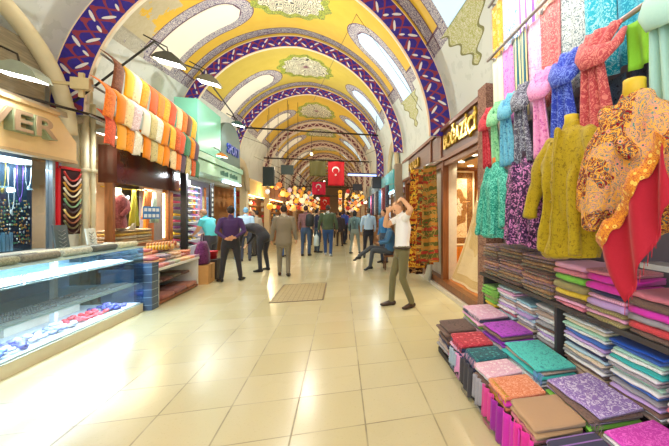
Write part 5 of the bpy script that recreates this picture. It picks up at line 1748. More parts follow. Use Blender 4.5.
def jar_mesh(k):
    if k in goods_mesh: return goods_mesh[k]
    m = MB()
    if k % 3 == 0: m.lathe([(.04, 0), (.075, .05), (.08, .12), (.04, .17), (.045, .2)], n=10)
    elif k % 3 == 1: m.box((-.07, -.07, 0), (.07, .07, .18)); m.box((-.075, -.075, .15), (.075, .075, .19))
    else: m.lathe([(.09, 0), (.1, .02), (.07, .08), (.09, .11), (.02, .13)], n=10)
    goods_mesh[k] = m.mesh('goods', plain((200, 200, 200)))
    return goods_mesh[k]


def goods(side, x, y0, y1, n, count=9, rows=5, names='goods'):
    W = y1 - y0
    sd = 'left' if side < 0 else 'right'
    for q in range(rows):
        for j in range(count):
            c, cn = GC[(q * 3 + j * 5 + n) % 8]
            o = mesh_obj('shelf_goods', jar_mesh(q + j + n), None, (x + side * .42, y0 + .5 + (W - 1.5) * j / (count - 1), 1.08 + q * .3 - .0))
            o.material_slots[0].link = 'OBJECT'; o.material_slots[0].material = plain(c, .4)
            tag(o, '%s ware, shelf %s up in the %s distant %s-hand shop, %s along' % (cn, NTH[q], ['nearest', 'second', 'third', 'fourth'][n], sd, NTH[j]), 'ware', 'wares on the shelves of the distant shops')


# left: lit spice shelf bay behind the rib pier, then lamps
L0 = [(-3.75, 15.1, 19.2, (214, 196, 160), ((226, 190, 110), 'golden'), (255, 214, 130)), (-3.7, 19.3, 24.6, (200, 180, 150), ((150, 90, 60), 'brown'), (255, 200, 130)), (-3.7, 24.8, 30, (200, 180, 150), ((190, 60, 50), 'red'), (255, 210, 150)), (-3.7, 30.2, 38, (200, 180, 150), ((90, 110, 130), 'blue grey'), (255, 220, 170)), (-3.7, 38.2, 48, (200, 180, 150), ((160, 120, 80), 'tan'), (255, 210, 150))]
for n, (x, a, b, w_, f_, l_) in enumerate(L0):
    far_shop(-1, x, a, b, w_, f_, lit=l_, n=n)
    if n < 3: goods(-1, x, a, b, n, 9 if n == 0 else 7)
R0 = [(1.75, 10.95, 14.6, (150, 130, 110), ((90, 190, 200), 'turquoise'), (190, 236, 250)), (1.65, 14.8, 19.8, (170, 160, 150), ((120, 150, 170), 'pale blue'), (200, 232, 250)), (1.5, 20.0, 25.0, (190, 180, 160), ((170, 170, 166), 'grey'), (255, 230, 180)), (1.45, 25.2, 31, (200, 180, 150), ((190, 120, 60), 'orange'), (255, 200, 120)), (1.45, 31.2, 38, (200, 180, 150), ((150, 60, 60), 'maroon'), (255, 210, 140)), (1.45, 38.2, 48, (200, 180, 150), ((150, 130, 90), 'olive'), (255, 210, 140))]
for n, (x, a, b, w_, f_, l_) in enumerate(R0):
    far_shop(1, x, a, b, w_, f_, lit=l_, n=n)
    if n < 2: goods(1, x, a, b, n, 8)

# arched niche at the foot of the second rib, left and right
for (x, y, z, s, q) in ((-3.72, 14.2, 2.5, 1, 50), (1.86, 12.3, 3.05, 1, 51)):
    m = MB()
    m.tube([(x, y + .95 * math.cos(a), z + 1.0 * math.sin(a)) for a in [PI * k / 16 for k in range(17)]], [(.08, .2)] * 17, 8, side=(1, 0, 0))
    struct('trim_%d' % q, m, plain((196, 176, 140), .7, var=.2, scale=6))

# hanging dark garments on the right-hand distant shops
for j in range(9):
    y = 11.3 + j * 1.0
    c, cn = [((40, 44, 70), 'navy'), ((120, 40, 50), 'maroon'), ((30, 90, 120), 'petrol'), ((60, 50, 50), 'black'), ((200, 190, 190), 'pale'), ((60, 60, 110), 'indigo'), ((150, 60, 90), 'raspberry'), ((40, 110, 130), 'teal'), ((90, 60, 50), 'brown')][j]
    m = MB()
    m.sheet(lambda u, v: (1.5 + .04 * math.sin(u * 10 + j), y + (u - .5) * .5, 2.5 - 1.0 * v), 8, 6, .02)
    single('hung_garment', m, fabric('floral', c, tuple(min(255, v + 50) for v in c)), '%s garment hanging outside the distant right-hand shops, %s from the near end' % (cn, NTH[j]), 'garment', 'garments outside the distant right-hand shops')
m = MB(); m.tube([(1.5, 11.0, 2.5), (1.5, 19.7, 2.5)], .014, 6)
for y in (11.0, 14.7, 19.6): m.tube([(1.5, y, 2.5), (1.8, y, 2.55)], .012, 5)
single('hanging_rail', m, STEEL, 'steel rail of garments outside the distant right-hand shops', 'rail')
t = empty('lit_sign', (1.2, 15.2, 3.25), 0, 'narrow sign with a blue-white light line jutting over the right side', 'sign')
m = MB(); m.box((-.9, -.05, 0), (.6, .05, .06)); m.build('light_line', glow((150, 170, 255), 4), t)
m = MB(); m.box((-.9, -.04, .06), (.6, .04, .12)); m.build('housing', plain((70, 80, 110)), t)
for q, (x, y, z, w, h, c, lab) in enumerate([(1.35, 13.2, 2.55, .35, .45, (24, 22, 26), 'small black loudspeaker box under the arch on the right'), (.9, 19.4, 2.9, .5, .35, (30, 28, 34), 'black hanging sign box over the distant right side'), (-3.0, 15.6, 2.75, .45, .8, (30, 40, 36), 'dark green hanging board on the distant left'), (-2.3, 15.9, 3.3, .5, .4, (60, 70, 64), 'grey-green hanging board farther along the left')]):
    m = MB(); m.box((x - w / 2, y - .1, z), (x + w / 2, y + .1, z + h)); m.box((x - w / 2 - .02, y - .12, z - .02), (x + w / 2 + .02, y - .08, z)); x0, z0, r = edge_at(y); m.tube([(x, y, z + h), (x, y, z0 + math.sqrt(r * r - (x - x0) ** 2))], .01, 5)
    single('hanging_box', m, plain(c, .4), lab, 'sign')

# glass mosaic lamps, warm, hanging in clusters on both sides
lamp_mesh = MB()
lamp_mesh.lathe([(.02, -.19), (.09, -.16), (.155, -.08), (.17, 0), (.155, .08), (.09, .15), (.03, .18)], n=12)
cap_mesh = MB(); cap_mesh.lathe([(.05, .16), (.05, .19), (.02, .22), (.006, .24), (.006, .9)], n=8)
cap_me = cap_mesh.mesh('cap', plain((90, 60, 30), .4, .6))
LCOL = [((255, 200, 110), 'amber', 2.2), ((255, 150, 80), 'orange', 1.8), ((255, 232, 180), 'cream white', 2.6), ((200, 60, 50), 'red', 1.1), ((230, 200, 220), 'pale pink', 1.7), ((250, 180, 60), 'golden', 2.2), ((120, 170, 210), 'blue', 1.0), ((240, 240, 240), 'white', 2.6)]
lm = [lamp_mesh.mesh('globe', glow(c, s_ * .34)) for c, n_, s_ in LCOL]
cap_mes = []
for dz in range(6):
    cap_mesh = MB(); cap_mesh.lathe([(.05, .16), (.05, .19), (.02, .22), (.005, .24), (.005, .55 + .33 * dz)], n=8)
    cap_mes.append(cap_mesh.mesh('chain_and_cap', plain((60, 44, 30), .4, .6)))
r2 = random.Random(21)
for side, xs, ya, yb, ny in (('left', (-3.25, -2.8, -2.35, -1.95), 16.6, 34, 16), ('right', (-.05, .4, .85, 1.25), 20, 37, 16)):
    for k, x in enumerate(xs):
        rn = ['outer', 'second', 'third', 'inner'][k] if side == 'left' else ['inner', 'second', 'third', 'outer'][k]
        m = MB(); m.tube([(x, ya - .3, 3.45), (x, yb, 3.45)], .02, 6)
        for yy in (ya, (ya + yb) / 2, yb):
            x0, z0, r = edge_at(yy)
            m.tube([(x, yy, 3.45), (x, yy, z0 + math.sqrt(r * r - (x - x0) ** 2) + .05)], .008, 4)
        single('lamp_rail', m, plain((60, 46, 36), .5), 'dark %s rail of the %s-hand glass lamp cluster' % (rn, side), 'rail')
        for j in range(ny * 2):
            if r2.random() < .1 or (side == 'left' and k > 1 and j < 3): continue
            y = ya + (yb - ya) * (j + .5 * (k % 2)) / ny / 2
            lv = (j % 2) * 2 + r2.randrange(2)
            ci = r2.choice([0, 0, 1, 2, 2, 0, 4, 5, 5, 3, 7, 1, 5, 6, 2])
            o = empty('mosaic_lamp', (x, y, 3.45 - (.55 + .33 * lv)), 0, '%s glass globe lamp on the %s rail of the %s cluster, %s along' % (LCOL[ci][1], rn, side, NTH[j]), 'lamp', 'glass globes of the %s-hand lamp cluster' % side)
            mesh_obj('globe', lm[ci], o).scale = (r2.uniform(.5, .85),) * 3
            mesh_obj('chain_and_cap', cap_mes[lv], o)

# flags
def flag(x, y, z1, w, h, c, label, rz=0, emblem=1.0, name='flag'):
    t = empty(name, (x, y, z1), rz, label, 'flag')
    m = MB()
    m.sheet(lambda u, v: ((u - .5) * w, .03 * math.sin(u * 9 + v * 2), -h * v), 14, 10, .006)
    m.build('cloth', plain(c, .7, var=.05), t)
    if emblem:
        s = emblem
        m = MB()
        # crescent
        cx_, cz = -.02 * w, -h * .36
        Ro, Ri = .22 * w * s, .175 * w * s
        n = 28
        a0 = R(38)
        outer = [(Ro * math.cos(a), Ro * math.sin(a)) for a in [a0 - PI / 2 + R(90) + (2 * PI - 2 * a0) * k / n for k in range(n + 1)]]
        pts_o = [(cx_ + Ro * math.sin(a), cz - Ro * math.cos(a)) for a in [R(40) + (2 * PI - R(80)) * k / n for k in range(n + 1)]]
        ox = -.0
        oz = -.055 * w * s
        e0 = Vector(pts_o[0]); e1 = Vector(pts_o[-1])
        c2 = Vector((cx_ + ox, cz + oz))
        vs = []
        for k in range(n + 1):
            po = Vector(pts_o[k])
            d = (po - c2)
            t_ = min(1, Ri / d.length)
            pi_ = c2 + d * t_
            if k in (0, n): pi_ = po
            vs += [(po[0], -.045, po[1]), (pi_[0], -.045, pi_[1])]
        fs = [(2 * k, 2 * k + 1, 2 * k + 3, 2 * k + 2) for k in range(n)]
        m.add(vs, fs)
        # star
        cz2 = cz - .3 * w * s
        st = [(cx_ + (.085 if k % 2 == 0 else .034) * w * s * math.sin(PI * k / 5 + PI), -.045, cz2 + (.085 if k % 2 == 0 else .034) * w * s * math.cos(PI * k / 5 + PI)) for k in range(10)]
        m.add([(cx_, -.045, cz2)] + st, [(0, 1 + k, 1 + (k + 1) % 10) for k in range(10)])
        m.build('crescent_and_star', plain((240, 236, 232), .6), t)
    m = MB(); m.tube([(-w / 2 - .03, 0, .01), (w / 2 + .03, 0, .01)], .012, 6); m.build('flag_rod', IRON, t)
    return t


flag(-.19, 14.0, 3.66, .64, .98, (200, 24, 36), 'large red Turkish flag with white crescent and star hanging over the aisle', R(-4))
flag(-.90, 14.0, 3.66, .62, .62, (92, 84, 40), 'dark olive banner hanging beside the big red flag', 0, 0, 'banner')
flag(-1.04, 17.0, 3.1, .62, .62, (214, 30, 70), 'smaller red flag with pale emblem below the olive banner', 0, .9)
flag(-1.2, 27.0, 2.9, .7, 1.0, (196, 40, 40), 'distant red flag over the middle of the crowd', 0, .9)
m = MB(); m.tube([(-3.95, 14.0, 4.6), (-1.3, 14.0, 3.67), (.4, 14.0, 3.67), (1.75, 14.0, 4.4)], .008, 5)
m.tube([(-3.9, 17.0, 4.2), (-1.4, 17.0, 3.11), (-.7, 17.0, 3.11), (1.5, 17.0, 4.2)], .008, 5); m.tube([(-3.9, 27.0, 4.2), (-1.6, 27.0, 2.91), (-.8, 27.0, 2.91), (1.5, 27.0, 4.2)], .008, 5)
single('flag_wire', m, IRON, 'thin wire carrying the flags across the arcade', 'wire')
# bulb pendants over the aisle
for j, (x, y, z) in enumerate([(-1.15, 14.2, 3.95), (-1.2, 19.5, 4.1), (-1.2, 26.0, 4.0)]):
    t = empty('pendant_bulb', (x, y, z), 0, 'bright pendant bulb over the aisle, %s away' % ['nearest', 'farther', 'farthest'][j], 'lamp')
    m = MB(); m.ball((0, 0, 0), .05); m.build('bulb', glow((255, 236, 190), 14), t)
    m = MB(); m.tube([(0, 0, .05), (0, 0, .75)], .008, 5); m.build('cord', IRON, t)
m = MB(); m.tube([(2.0, 8.2, 4.1), (.35, 8.0, 6.2), (-.9, 12.0, 5.4)], .006, 4); single('ceiling_wire', m, IRON, 'thin wire running up across the yellow vault', 'wire')

# metal floor hatch in the aisle
m = MB(); m.box((-1.17, 6.2, .0), (-.32, 7.7, .006)); 
M = Mat('worn_hatch', .5, .1)
p = M.xyz(M.coord()); g1 = (p[0] * 12).fract().lt(.12); g2 = (p[1] * 8).fract().lt(.12)
M.base(M.mix(g1.max(g2), lin((176, 160, 118)), lin((146, 128, 92))))
single('floor_hatch', m, M.m, 'worn brownish rectangular hatch set in the tiled floor', 'floor hatch')
m = MB(); m.box((-1.19, 6.18, 0), (-1.17, 7.72, .008)); m.box((-.32, 6.18, 0), (-.30, 7.72, .008)); m.box((-1.19, 6.18, 0), (-.3, 6.2, .008)); m.box((-1.19, 7.7, 0), (-.3, 7.72, .008))
struct('trim_60', m, plain((110, 92, 70), .5))

# ================================================================== PEOPLE
SKIN = (214, 164, 128)
BASEJ = dict(pelvis=(0, 0, .93), waist=(0, 0, 1.08), chest=(0, 0, 1.30), neck=(0, -.01, 1.49), head=(0, .015, 1.64),
             shL=(-.185, 0, 1.42), shR=(.185, 0, 1.42), elL=(-.23, -.02, 1.14), elR=(.23, -.02, 1.14), wrL=(-.24, .06, .90), wrR=(.24, .06, .90),
             haL=(-.24, .09, .80), haR=(.24, .09, .80),
             hipL=(-.095, 0, .90), hipR=(.095, 0, .90), knL=(-.11, .02, .49), knR=(.11, .02, .49), anL=(-.115, -.02, .09), anR=(.115, -.02, .09),
             toL=(-.13, .16, .03), toR=(.13, .16, .03))


def person(label, loc, rz, top, legs, shoes=(40, 32, 30), hair=(46, 32, 26), skin=SKIN, pose=None, h=1.75, girth=1.0, voxel=.016, short_sleeves=False,
           jacket_c=None, jacket_len=.80, bald=False, female=False, shorts=False, belt=None, fine=False, topkind='plain', fingers=True, hairlen=0, group=None):
    """local +y is the way the person faces"""
    J = {k: Vector(v) for k, v in BASEJ.items()}
    for k, v in (pose or {}).items(): J[k] = Vector(v)
    s = h / 1.75
    t = empty('person', loc, rz, label, 'person', group)
    t.scale = (s, s, s)
    g = girth
    b = Blob()
    sk, tp, lg, sh, hr = 0, 1, 2, 3, 4
    side = (J['shR'] - J['shL']).normalized()
    hside = (J['hipR'] - J['hipL']).normalized()
    up = (J['chest'] - J['waist']).normalized()
    # torso
    cr = J['pelvis'] + (J['pelvis'] - J['waist']).normalized() * .07
    top_sh = (J['shL'] + J['shR']) / 2
    b.limb([J['pelvis'] + (J['waist'] - J['pelvis']) * .35, J['waist'], J['chest'], top_sh + (J['neck'] - top_sh) * .1, top_sh + (J['neck'] - top_sh) * .55],
           [(.158 * g, .115 * g), (.150 * g, .108 * g), (.172 * g, .12 * g), (.165 * g, .095 * g), (.085, .07)], tp, tuple(side), 20)
    b.limb([cr, J['pelvis'] + (J['waist'] - J['pelvis']) * .25], [(.15 * g, .115 * g), (.16 * g, .118 * g)], lg, tuple(hside), 18)
    # neck, head
    hd = (J['head'] - J['neck']).normalized()
    b.limb([J['neck'] - hd * .06, J['neck'] + hd * .04], [.062, .056], sk)
    face = J.get('look')
    fwd = Vector(face) if face is not None else Vector((0, 1, 0))
    fwd = (fwd - hd * fwd.dot(hd)).normalized()
    rt = hd.cross(fwd)
    c = J['head']
    b.limb([c - hd * .085 + fwd * .028, c - hd * .05 + fwd * .018, c, c + hd * .05 - fwd * .005, c + hd * .085 - fwd * .008], [(.042, .05), (.06, .075), (.073, .093), (.07, .09), (.045, .06)], sk, tuple(rt), 16)
    b.limb([c + fwd * .085 + hd * .02, c + fwd * .108 - hd * .012], [.012, .016], sk)
    for q in (-1, 1):
        b.limb([c + rt * .072 * q + hd * .015 - fwd * .01, c + rt * .074 * q - hd * .02 - fwd * .005], [.014, .012], sk)
    # arms
    for S, q in (('L', -1), ('R', 1)):
        A, E_, W, H = J['sh' + S], J['el' + S], J['wr' + S], J['ha' + S]
        fnu = (lambda t_, c_: tp if t_ < .62 else sk) if short_sleeves else None
        b.limb([A + (top_sh - A) * .35 + Vector((0, 0, .01)), A, A + (E_ - A) * .5, E_], [.06 * g, .064 * g, .053 * g, .044], tp, fn=fnu)
        b.limb([E_, E_ + (W - E_) * .4, W], [.043, .040, .029], sk if short_sleeves else tp, fn=None if short_sleeves else (lambda t_, c_: tp if t_ < .93 else sk))
        hdv = (H - W).normalized()
        pn = J.get('palm' + S)
        sd = Vector(pn) if pn is not None else Vector((0, 1, 0))
        sd = sd - hdv * sd.dot(hdv)
        sd = sd.normalized() if sd.length > 1e-3 else hdv.orthogonal()
        nrm = hdv.cross(sd)
        P = W + hdv * .075
        b.limb([W, W + hdv * .035, P], [(.027, .02), (.038, .017), (.04, .015)], sk, tuple(sd), 12)
        curl = nrm * (-.018 * q)
        for k_, (o_, L_) in enumerate(((-.029, .055), (-.0105, .07), (.0095, .075), (.028, .065))):
            st_ = P + sd * o_ - hdv * .01
            b.limb([st_, st_ + hdv * L_ * .55 + curl * .5 + sd * o_ * .15, st_ + hdv * L_ + curl * 1.4 + sd * o_ * .2], [.0095, .0088, .0075], sk, n=8)
        tb_ = W + hdv * .03 + sd * .025
        b.limb([tb_, tb_ + sd * .025 + hdv * .02, tb_ + sd * .032 + hdv * .05 + curl * .5], [.013, .011, .009], sk, n=8)
    # legs
    for S, q in (('L', -1), ('R', 1)):
        A, K, N, T = J['hip' + S], J['kn' + S], J['an' + S], J['to' + S]
        b.limb([A, A + (K - A) * .45, K], [.088 * g, .078 * g, .06], lg)
        b.limb([K, K + (N - K) * .35, N + (K - N) * .03], [.06, .057, .05 if not shorts else .036], sk if shorts else lg)
        td = (T - N); td.z = 0 if abs(td.z) < .12 else td.z
        td = td.normalized()
        low = N + Vector((0, 0, -.045)) if abs((K - N).normalized().z) > .5 else N + (N - K).normalized() * .045
        b.limb([low - td * .045, low + td * .05, T - td * .04, T], [(.038, .04), (.043, .042), (.047, .03), (.036, .022)], sh, (td.y, -td.x, 0))
    mats = [plain(skin, .55, var=.05, name='skin'), fabric(topkind, top, tuple(min(255, v + 22) for v in top), tuple(int(v * .8) for v in top)), fabric('plain', legs, tuple(min(255, v + 18) for v in legs)), plain(shoes, .35, name='shoe_leather'), plain(hair, .6)]
    me = b.make('body', mats, voxel, 1, .006, 10, len(label) % 50)
    mesh_obj('body', me, t)
    # hair
    if not bald:
        m = Blob()
        m.limb([c - fwd * .03 - hd * (.02 + hairlen), c - fwd * .022 + hd * .035, c + hd * .075 - fwd * .004], [(.072, .076), (.079, .09), (.058, .076)], 0, tuple(rt), 16)
        hm = m.make('hair', [mats[4]], .012, 1, .006, 30, 2)
        mesh_obj('hair', hm, t)
    m = MB()
    for q in (-1, 1): m.ball(tuple(c + fwd * .088 + rt * .031 * q + hd * .012), .009, n=8, m=6)
    m.build('eyes', plain((30, 26, 24), .2), t)
    m = MB(); m.tube([c + fwd * .094 - rt * .022 - hd * .045, c + fwd * .1 - hd * .044, c + fwd * .094 + rt * .022 - hd * .045], .005, 6); m.build('lips', plain((170, 90, 84), .5), t)
    if belt:
        m = MB()
        w_ = J['pelvis'] + (J['waist'] - J['pelvis']) * .28
        ax = (J['waist'] - J['pelvis']).normalized()
        n_ = 24
        fw2 = hside.cross(ax)
        m.tube([w_ + hside * math.cos(2 * PI * k / n_) * .17 * g + fw2 * math.sin(2 * PI * k / n_) * .127 * g for k in range(n_)], .014, 6, closed=True)
        m.build('belt', plain(belt, .4), t)
    if jacket_c:
        jb = Blob()
        bt = J['pelvis'] + (J['pelvis'] - J['waist']).normalized() * (jacket_len - .72)
        jb.limb([bt, J['pelvis'] + (J['waist'] - J['pelvis']) * .35, J['waist'], J['chest'], top_sh + (J['neck'] - top_sh) * .12, top_sh + (J['neck'] - top_sh) * .5],
                [(.188 * g, .142 * g), (.176 * g, .134 * g), (.162 * g, .125 * g), (.182 * g, .134 * g), (.174 * g, .108 * g), (.095, .08)], 0, tuple(side), 22)
        for S in 'LR':
            A, E_, W = J['sh' + S], J['el' + S], J['wr' + S]
            jb.limb([A + (top_sh - A) * .35, A, A + (E_ - A) * .5, E_, E_ + (W - E_) * .5, W - (W - E_) * .03], [.07, .077 * g, .067, .058, .052, .044])
        jm_ = jb.make('jacket', [fabric('plain', jacket_c, tuple(min(255, v + 20) for v in jacket_c))], max(voxel, .014), 1, .009, 9, 5)
        mesh_obj('jacket', jm_, t)
    return t, J


# man in a white shirt rubbing his face, standing by the carpet shop
person('man in white short-sleeved shirt and olive trousers rubbing his head by the carpet shop', (.97, 5.42, 0), R(98), (240, 240, 238), (106, 100, 66), (60, 40, 30), (176, 134, 98), (222, 170, 130),
       dict(pelvis=(0, .0, .93), waist=(0, .0, 1.08), chest=(0, -.02, 1.3), neck=(0, .0, 1.49), head=(.0, .075, 1.61), look=(-.35, 1, -.5),
            shR=(.18, .0, 1.45), shL=(-.185, .0, 1.46), elR=(.24, .22, 1.33), wrR=(.09, .23, 1.54), haR=(.03, .20, 1.61),
            elL=(-.34, -.03, 1.60), wrL=(-.17, .05, 1.76), haL=(-.09, .09, 1.75), palmR=(0, .6, 1), palmL=(.3, -.6, 1),
            hipL=(-.095, .0, .9), hipR=(.095, .0, .9), knL=(-.12, .03, .49), anL=(-.14, -.12, .09), toL=(-.20, .05, .03), knR=(.12, .12, .49), anR=(.13, .14, .09), toR=(.16, .32, .03)),
       h=1.74, voxel=.010, short_sleeves=True, belt=(50, 36, 30), girth=1.03)
# man in purple sweater, hands clasped behind
person('man in purple sweater and black trousers seen from behind, hands clasped behind his back', (-2.42, 8.45, 0), R(16), (66, 40, 88), (44, 42, 46), (24, 22, 24), (36, 26, 24), (200, 146, 110),
       dict(elL=(-.28, -.10, 1.16), elR=(.28, -.10, 1.16), wrL=(-.09, -.20, 1.0), wrR=(.08, -.21, 1.02), haL=(.03, -.215, .99), haR=(-.03, -.23, 1.03), palmL=(0, 0, 1), palmR=(0, 0, 1), anL=(-.19, -.0, .09), toL=(-.27, .16, .03), anR=(.2, 0, .09), toR=(.28, .16, .03), knL=(-.15, .02, .49), knR=(.15, .02, .49)),
       h=1.70, voxel=.011, girth=1.13)
# bending man
person('man in a black shirt bending over towards the stall on the left, face hidden', (-2.05, 9.75, 0), R(62), (40, 38, 44), (44, 46, 54), (24, 22, 24), (36, 30, 28), (196, 150, 116),
       dict(pelvis=(0, -.06, .95), waist=(0, .04, 1.08), chest=(0, .24, 1.17), neck=(0, .44, 1.16), head=(0, .56, 1.04), look=(0, .6, -1), shL=(-.18, .38, 1.2), shR=(.18, .38, 1.2), elL=(-.22, .46, .92), elR=(.22, .46, .92), wrL=(-.16, .56, .68), wrR=(.14, .60, .70), haL=(-.13, .6, .59), haR=(.1, .64, .60),
            hipL=(-.095, -.06, .92), hipR=(.095, -.06, .92), knL=(-.14, -.04, .5), knR=(.14, -.0, .5), anL=(-.17, -.1, .09), anR=(.18, -.05, .09), toL=(-.2, .08, .03), toR=(.22, .13, .03)),
       h=1.72, voxel=.012, girth=1.2)
# man in grey suit, walking away
person('man in a light grey-brown suit walking away down the aisle', (-1.36, 8.85, 0), R(6), (196, 186, 170), (124, 114, 94), (40, 30, 26), (54, 38, 30), (196, 144, 110),
       dict(elL=(-.25, -.02, 1.15), elR=(.25, -.02, 1.15), wrL=(-.28, .02, .9), wrR=(.28, .03, .9), haL=(-.285, .05, .8), haR=(.285, .06, .8), knL=(-.1, .08, .5), anL=(-.1, .06, .1), toL=(-.12, .22, .04), knR=(.1, .03, .49), anR=(.1, -.12, .1), toR=(.12, .05, .03)),
       h=1.74, voxel=.012, jacket_c=(128, 118, 100), jacket_len=.84, girth=1.04)
# man in green jacket
gp, _ = person('man in a dark green jacket and blue jeans walking away in mid aisle', (-.46, 12.7, 0), R(-2), (190, 196, 200), (40, 70, 120), (160, 170, 180), (60, 44, 36), (200, 150, 118),
       dict(elL=(-.27, -.03, 1.16), elR=(.27, -.03, 1.16), wrL=(-.31, .06, .93), wrR=(.3, .06, .93), haL=(-.32, .1, .84), haR=(.31, .1, .84), knL=(-.1, .12, .5), anL=(-.09, .1, .12), toL=(-.1, .27, .07), knR=(.1, .02, .49), anR=(.1, -.16, .11), toR=(.12, .0, .03)),
       h=1.86, voxel=.014, jacket_c=(70, 84, 62), jacket_len=.68, girth=1.1)
t = empty('carrier_bag', (-.86, 12.72, .38), 0, 'pale plastic bag carried by the man in the green jacket', 'bag')
m = MB(); m.tube([(0, 0, 0), (0, 0, .05), (0, 0, .3), (0, 0, .42)], [(.08, .1), (.1, .13), (.09, .12), (.03, .05)], 12); m.build('body', plain((190, 206, 210), .4), t)
m = MB(); m.tube([(0, -.03, .4), (0, 0, .52), (0, .03, .4)], .008, 6); m.build('strap', plain((180, 200, 206), .4), t)
# light blue shirt, right
person('man in light blue shirt and black trousers, back turned, near the turquoise shop', (.93, 11.85, 0), R(10), (170, 200, 230), (38, 40, 52), (24, 22, 24), (80, 70, 64), (200, 156, 124),
       dict(knL=(-.12, .03, .49), anL=(-.14, .02, .09), elL=(-.25, .0, 1.15), elR=(.25, .02, 1.15)), h=1.74, voxel=.014, girth=1.1, belt=(30, 26, 26))
# striped woman
person('dark-haired person in a grey-green striped top and pale wide trousers', (.52, 13.3, 0), R(-14), (90, 116, 120), (130, 140, 132), (60, 50, 46), (24, 20, 22), h=1.68, voxel=.015, topkind='stripe', hairlen=.07, girth=.98,
       pose=dict(knL=(-.13, .03, .49), anL=(-.18, -.02, .09), knR=(.13, .06, .49), anR=(.18, .06, .09), toR=(.2, .24, .03)))
# seated man
person('man in a blue jacket seated cross-legged on a stool outside the turquoise shop', (1.28, 9.25, 0), R(88), (60, 110, 150), (70, 76, 84), (20, 18, 20), (50, 40, 34),
       pose=dict(pelvis=(0, -.02, .52), waist=(0, -.03, .67), chest=(0, -.05, .89), neck=(0, -.03, 1.08), head=(0, .0, 1.23), shL=(-.18, -.04, 1.01), shR=(.18, -.04, 1.01), elL=(-.25, .04, .77), elR=(.25, .06, .77), wrL=(-.12, .24, .72), wrR=(.1, .26, .72), haL=(-.04, .3, .68), haR=(.03, .32, .72),
                 hipL=(-.09, 0, .50), hipR=(.09, 0, .50), knL=(-.1, .44, .53), knR=(.06, .46, .60), anL=(-.1, .50, .12), anR=(-.02, .80, .38), toL=(-.11, .66, .03), toR=(-.04, .94, .28)), h=1.78, voxel=.013, jacket_c=(56, 104, 146), jacket_len=.70)
t = empty('stool', (1.33, 9.25, -0.0), 0, 'small wooden stool under the seated man', 'stool')
m = MB(); m.box((-.18, -.18, .36), (.18, .18, .40)); m.build('seat', wood((130, 84, 50)), t)
for a in (-1, 1):
    for b_ in (-1, 1):
        m = MB(); m.tube([(a * .15, b_ * .15, .36), (a * .17, b_ * .17, 0)], .018, 8); m.build('leg', wood((110, 70, 44)), t)
person('person in bright blue standing behind the seated man outside the turquoise shop', (1.30, 10.5, 0), R(120), (50, 120, 180), (60, 70, 90), hair=(50, 36, 30), h=1.66, voxel=.015)
# left background
person('man in a turquoise polo shirt leaning at the shoe rack with a shoulder strap', (-3.25, 9.75, 0), R(70), (84, 196, 208), (60, 60, 70), hair=(150, 110, 80), h=1.70, voxel=.014, girth=1.15, short_sleeves=True,
       pose=dict(chest=(0, .08, 1.28), neck=(0, .17, 1.45), head=(0, .23, 1.58), shL=(-.19, .1, 1.4), shR=(.19, .1, 1.4), elL=(-.25, .18, 1.14), elR=(.25, .18, 1.14), wrL=(-.18, .36, 1.02), wrR=(.18, .36, 1.02), haL=(-.14, .44, .99), haR=(.14, .44, .99)))
person('man in a pale blue shirt and cap standing behind the purple sweater man', (-3.0, 12.0, 0), R(20), (176, 206, 236), (60, 64, 80), hair=(120, 170, 200), h=1.74, voxel=.015)
person('person in a beige jacket standing by the far end of the mint shop', (-3.0, 13.4, 0), R(60), (176, 160, 140), (70, 64, 60), hair=(50, 38, 30), h=1.66, voxel=.015, jacket_c=(176, 160, 140), jacket_len=.74)
person('dark-haired person in a dark coat beside the person in beige', (-3.25, 14.0, 0), R(150), (60, 54, 56), (50, 46, 50), h=1.70, voxel=.016)
person('man in a pale blue shirt and blue jeans standing left of the suited man', (-1.95, 12.9, 0), R(50), (160, 196, 214), (44, 84, 140), hair=(90, 50, 34), h=1.74, voxel=.014)
person('man in a checked shirt with a dark backpack walking away behind the suited man', (-1.25, 13.0, 0), R(-10), (120, 80, 84), (60, 80, 110), hair=(60, 34, 26), h=1.84, voxel=.015, topkind='check')
t = empty('backpack', (-1.10, 12.79, 1.08), R(-10), 'dark backpack on the man in the checked shirt', 'bag')
m = MB(); m.tube([(0, 0, 0), (0, 0, .05), (0, 0, .25), (0, 0, .42), (0, 0, .46)], [(.1, .06), (.15, .1), (.15, .1), (.12, .08), (.06, .04)], 14, side=(1, 0, 0)); m.build('body', plain((40, 44, 48), .6), t)
m = MB(); m.tube([(-.09, .08, .4), (-.1, .13, .44), (-.1, .13, .2)], .016, 6); m.tube([(.09, .08, .4), (.1, .13, .44), (.1, .13, .2)], .016, 6); m.build('straps', plain((30, 32, 36), .6), t)
person('man in a navy polo shirt and dark jeans standing right of the suited man', (-.92, 14.0, 0), R(-60), (30, 36, 66), (60, 76, 96), h=1.74, voxel=.014, short_sleeves=True, hair=(26, 20, 20))
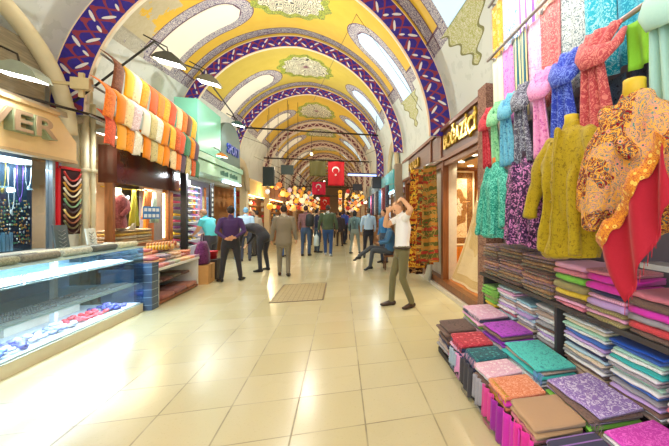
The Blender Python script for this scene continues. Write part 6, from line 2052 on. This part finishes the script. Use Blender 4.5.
# crowd
crowd = [(-.05, 16.5, 20, (60, 50, 54), (70, 56, 50), 'in a dark top just behind the green jacket'), (.15, 17.6, -30, (50, 70, 150), (40, 44, 60), 'in a blue jacket right of the green jacket'), (.42, 20.5, 0, (170, 60, 56), (60, 60, 70), 'in a red top far behind the striped top'),
         (-1.3, 17.2, 10, (210, 190, 160), (60, 54, 60), 'in a beige top between the backpack and the navy polo'), (-1.0, 19.5, 200, (60, 60, 64), (50, 50, 60), 'in black walking towards the viewer'), (-.55, 18.2, 0, (40, 40, 44), (50, 60, 80), 'in a black coat left of the green jacket'), (-1.75, 19.0, 30, (150, 160, 170), (60, 60, 80), 'in grey beneath the left-hand lamps'),
         (-2.5, 16.4, 80, (196, 120, 80), (70, 60, 60), 'in an orange-brown top near the golden shop'), (-2.9, 18.4, 100, (220, 214, 200), (80, 70, 60), 'in cream by the golden shop shelves'), (-.3, 22.5, 0, (120, 90, 70), (60, 56, 60), 'in a brown coat far down the aisle'), (-.9, 24.0, 180, (200, 70, 60), (50, 50, 60), 'in a red coat far down the aisle'),
         (-1.5, 24.5, 0, (90, 100, 120), (50, 50, 60), 'in a slate top far down the aisle'), (.5, 25.0, 20, (220, 220, 214), (70, 70, 80), 'in white far down the aisle on the right'), (-2.1, 26.5, 160, (70, 60, 60), (50, 50, 50), 'in a dark suit far down the aisle on the left'), (0.1, 28.0, 0, (60, 90, 130), (40, 40, 60), 'in a blue coat far down the aisle'),
         (-.6, 30.0, 0, (180, 150, 120), (60, 60, 60), 'in tan far down the aisle'), (-1.2, 31.5, 180, (50, 50, 60), (50, 50, 60), 'in a charcoal coat deep in the crowd'), (-1.9, 33.0, 0, (200, 180, 170), (60, 60, 70), 'in a pale coat deep in the crowd'), (.6, 33.0, 0, (90, 50, 50), (50, 50, 60), 'in maroon deep in the crowd'), (-.1, 36.0, 180, (60, 70, 90), (40, 40, 50), 'in steel blue deep in the crowd'),
         (-1.5, 38.0, 0, (160, 120, 90), (60, 60, 60), 'in light brown at the far end of the aisle'), (-.8, 42.0, 0, (70, 70, 80), (60, 60, 60), 'in dark grey at the far end of the aisle')]
for j, (x, y, a, c1, c2, d) in enumerate(crowd):
    st_ = .08 + .05 * (j % 3)
    person('distant person %s' % d, (x, y, 0), R(a), c1, c2, hair=[(40, 30, 26), (70, 46, 34), (24, 20, 20), (120, 90, 60)][j % 4], h=1.62 + .05 * ((j * 3) % 5), voxel=.02, hairlen=.05 * (j % 2),
           pose=dict(knL=(-.1, st_, .49), anL=(-.1, st_ * 1.2, .1), toL=(-.12, st_ * 1.2 + .17, .04), anR=(.1, -st_, .1), toR=(.12, -st_ + .17, .03)), jacket_c=c1 if j % 3 == 0 else None, group='people in the distant crowd')
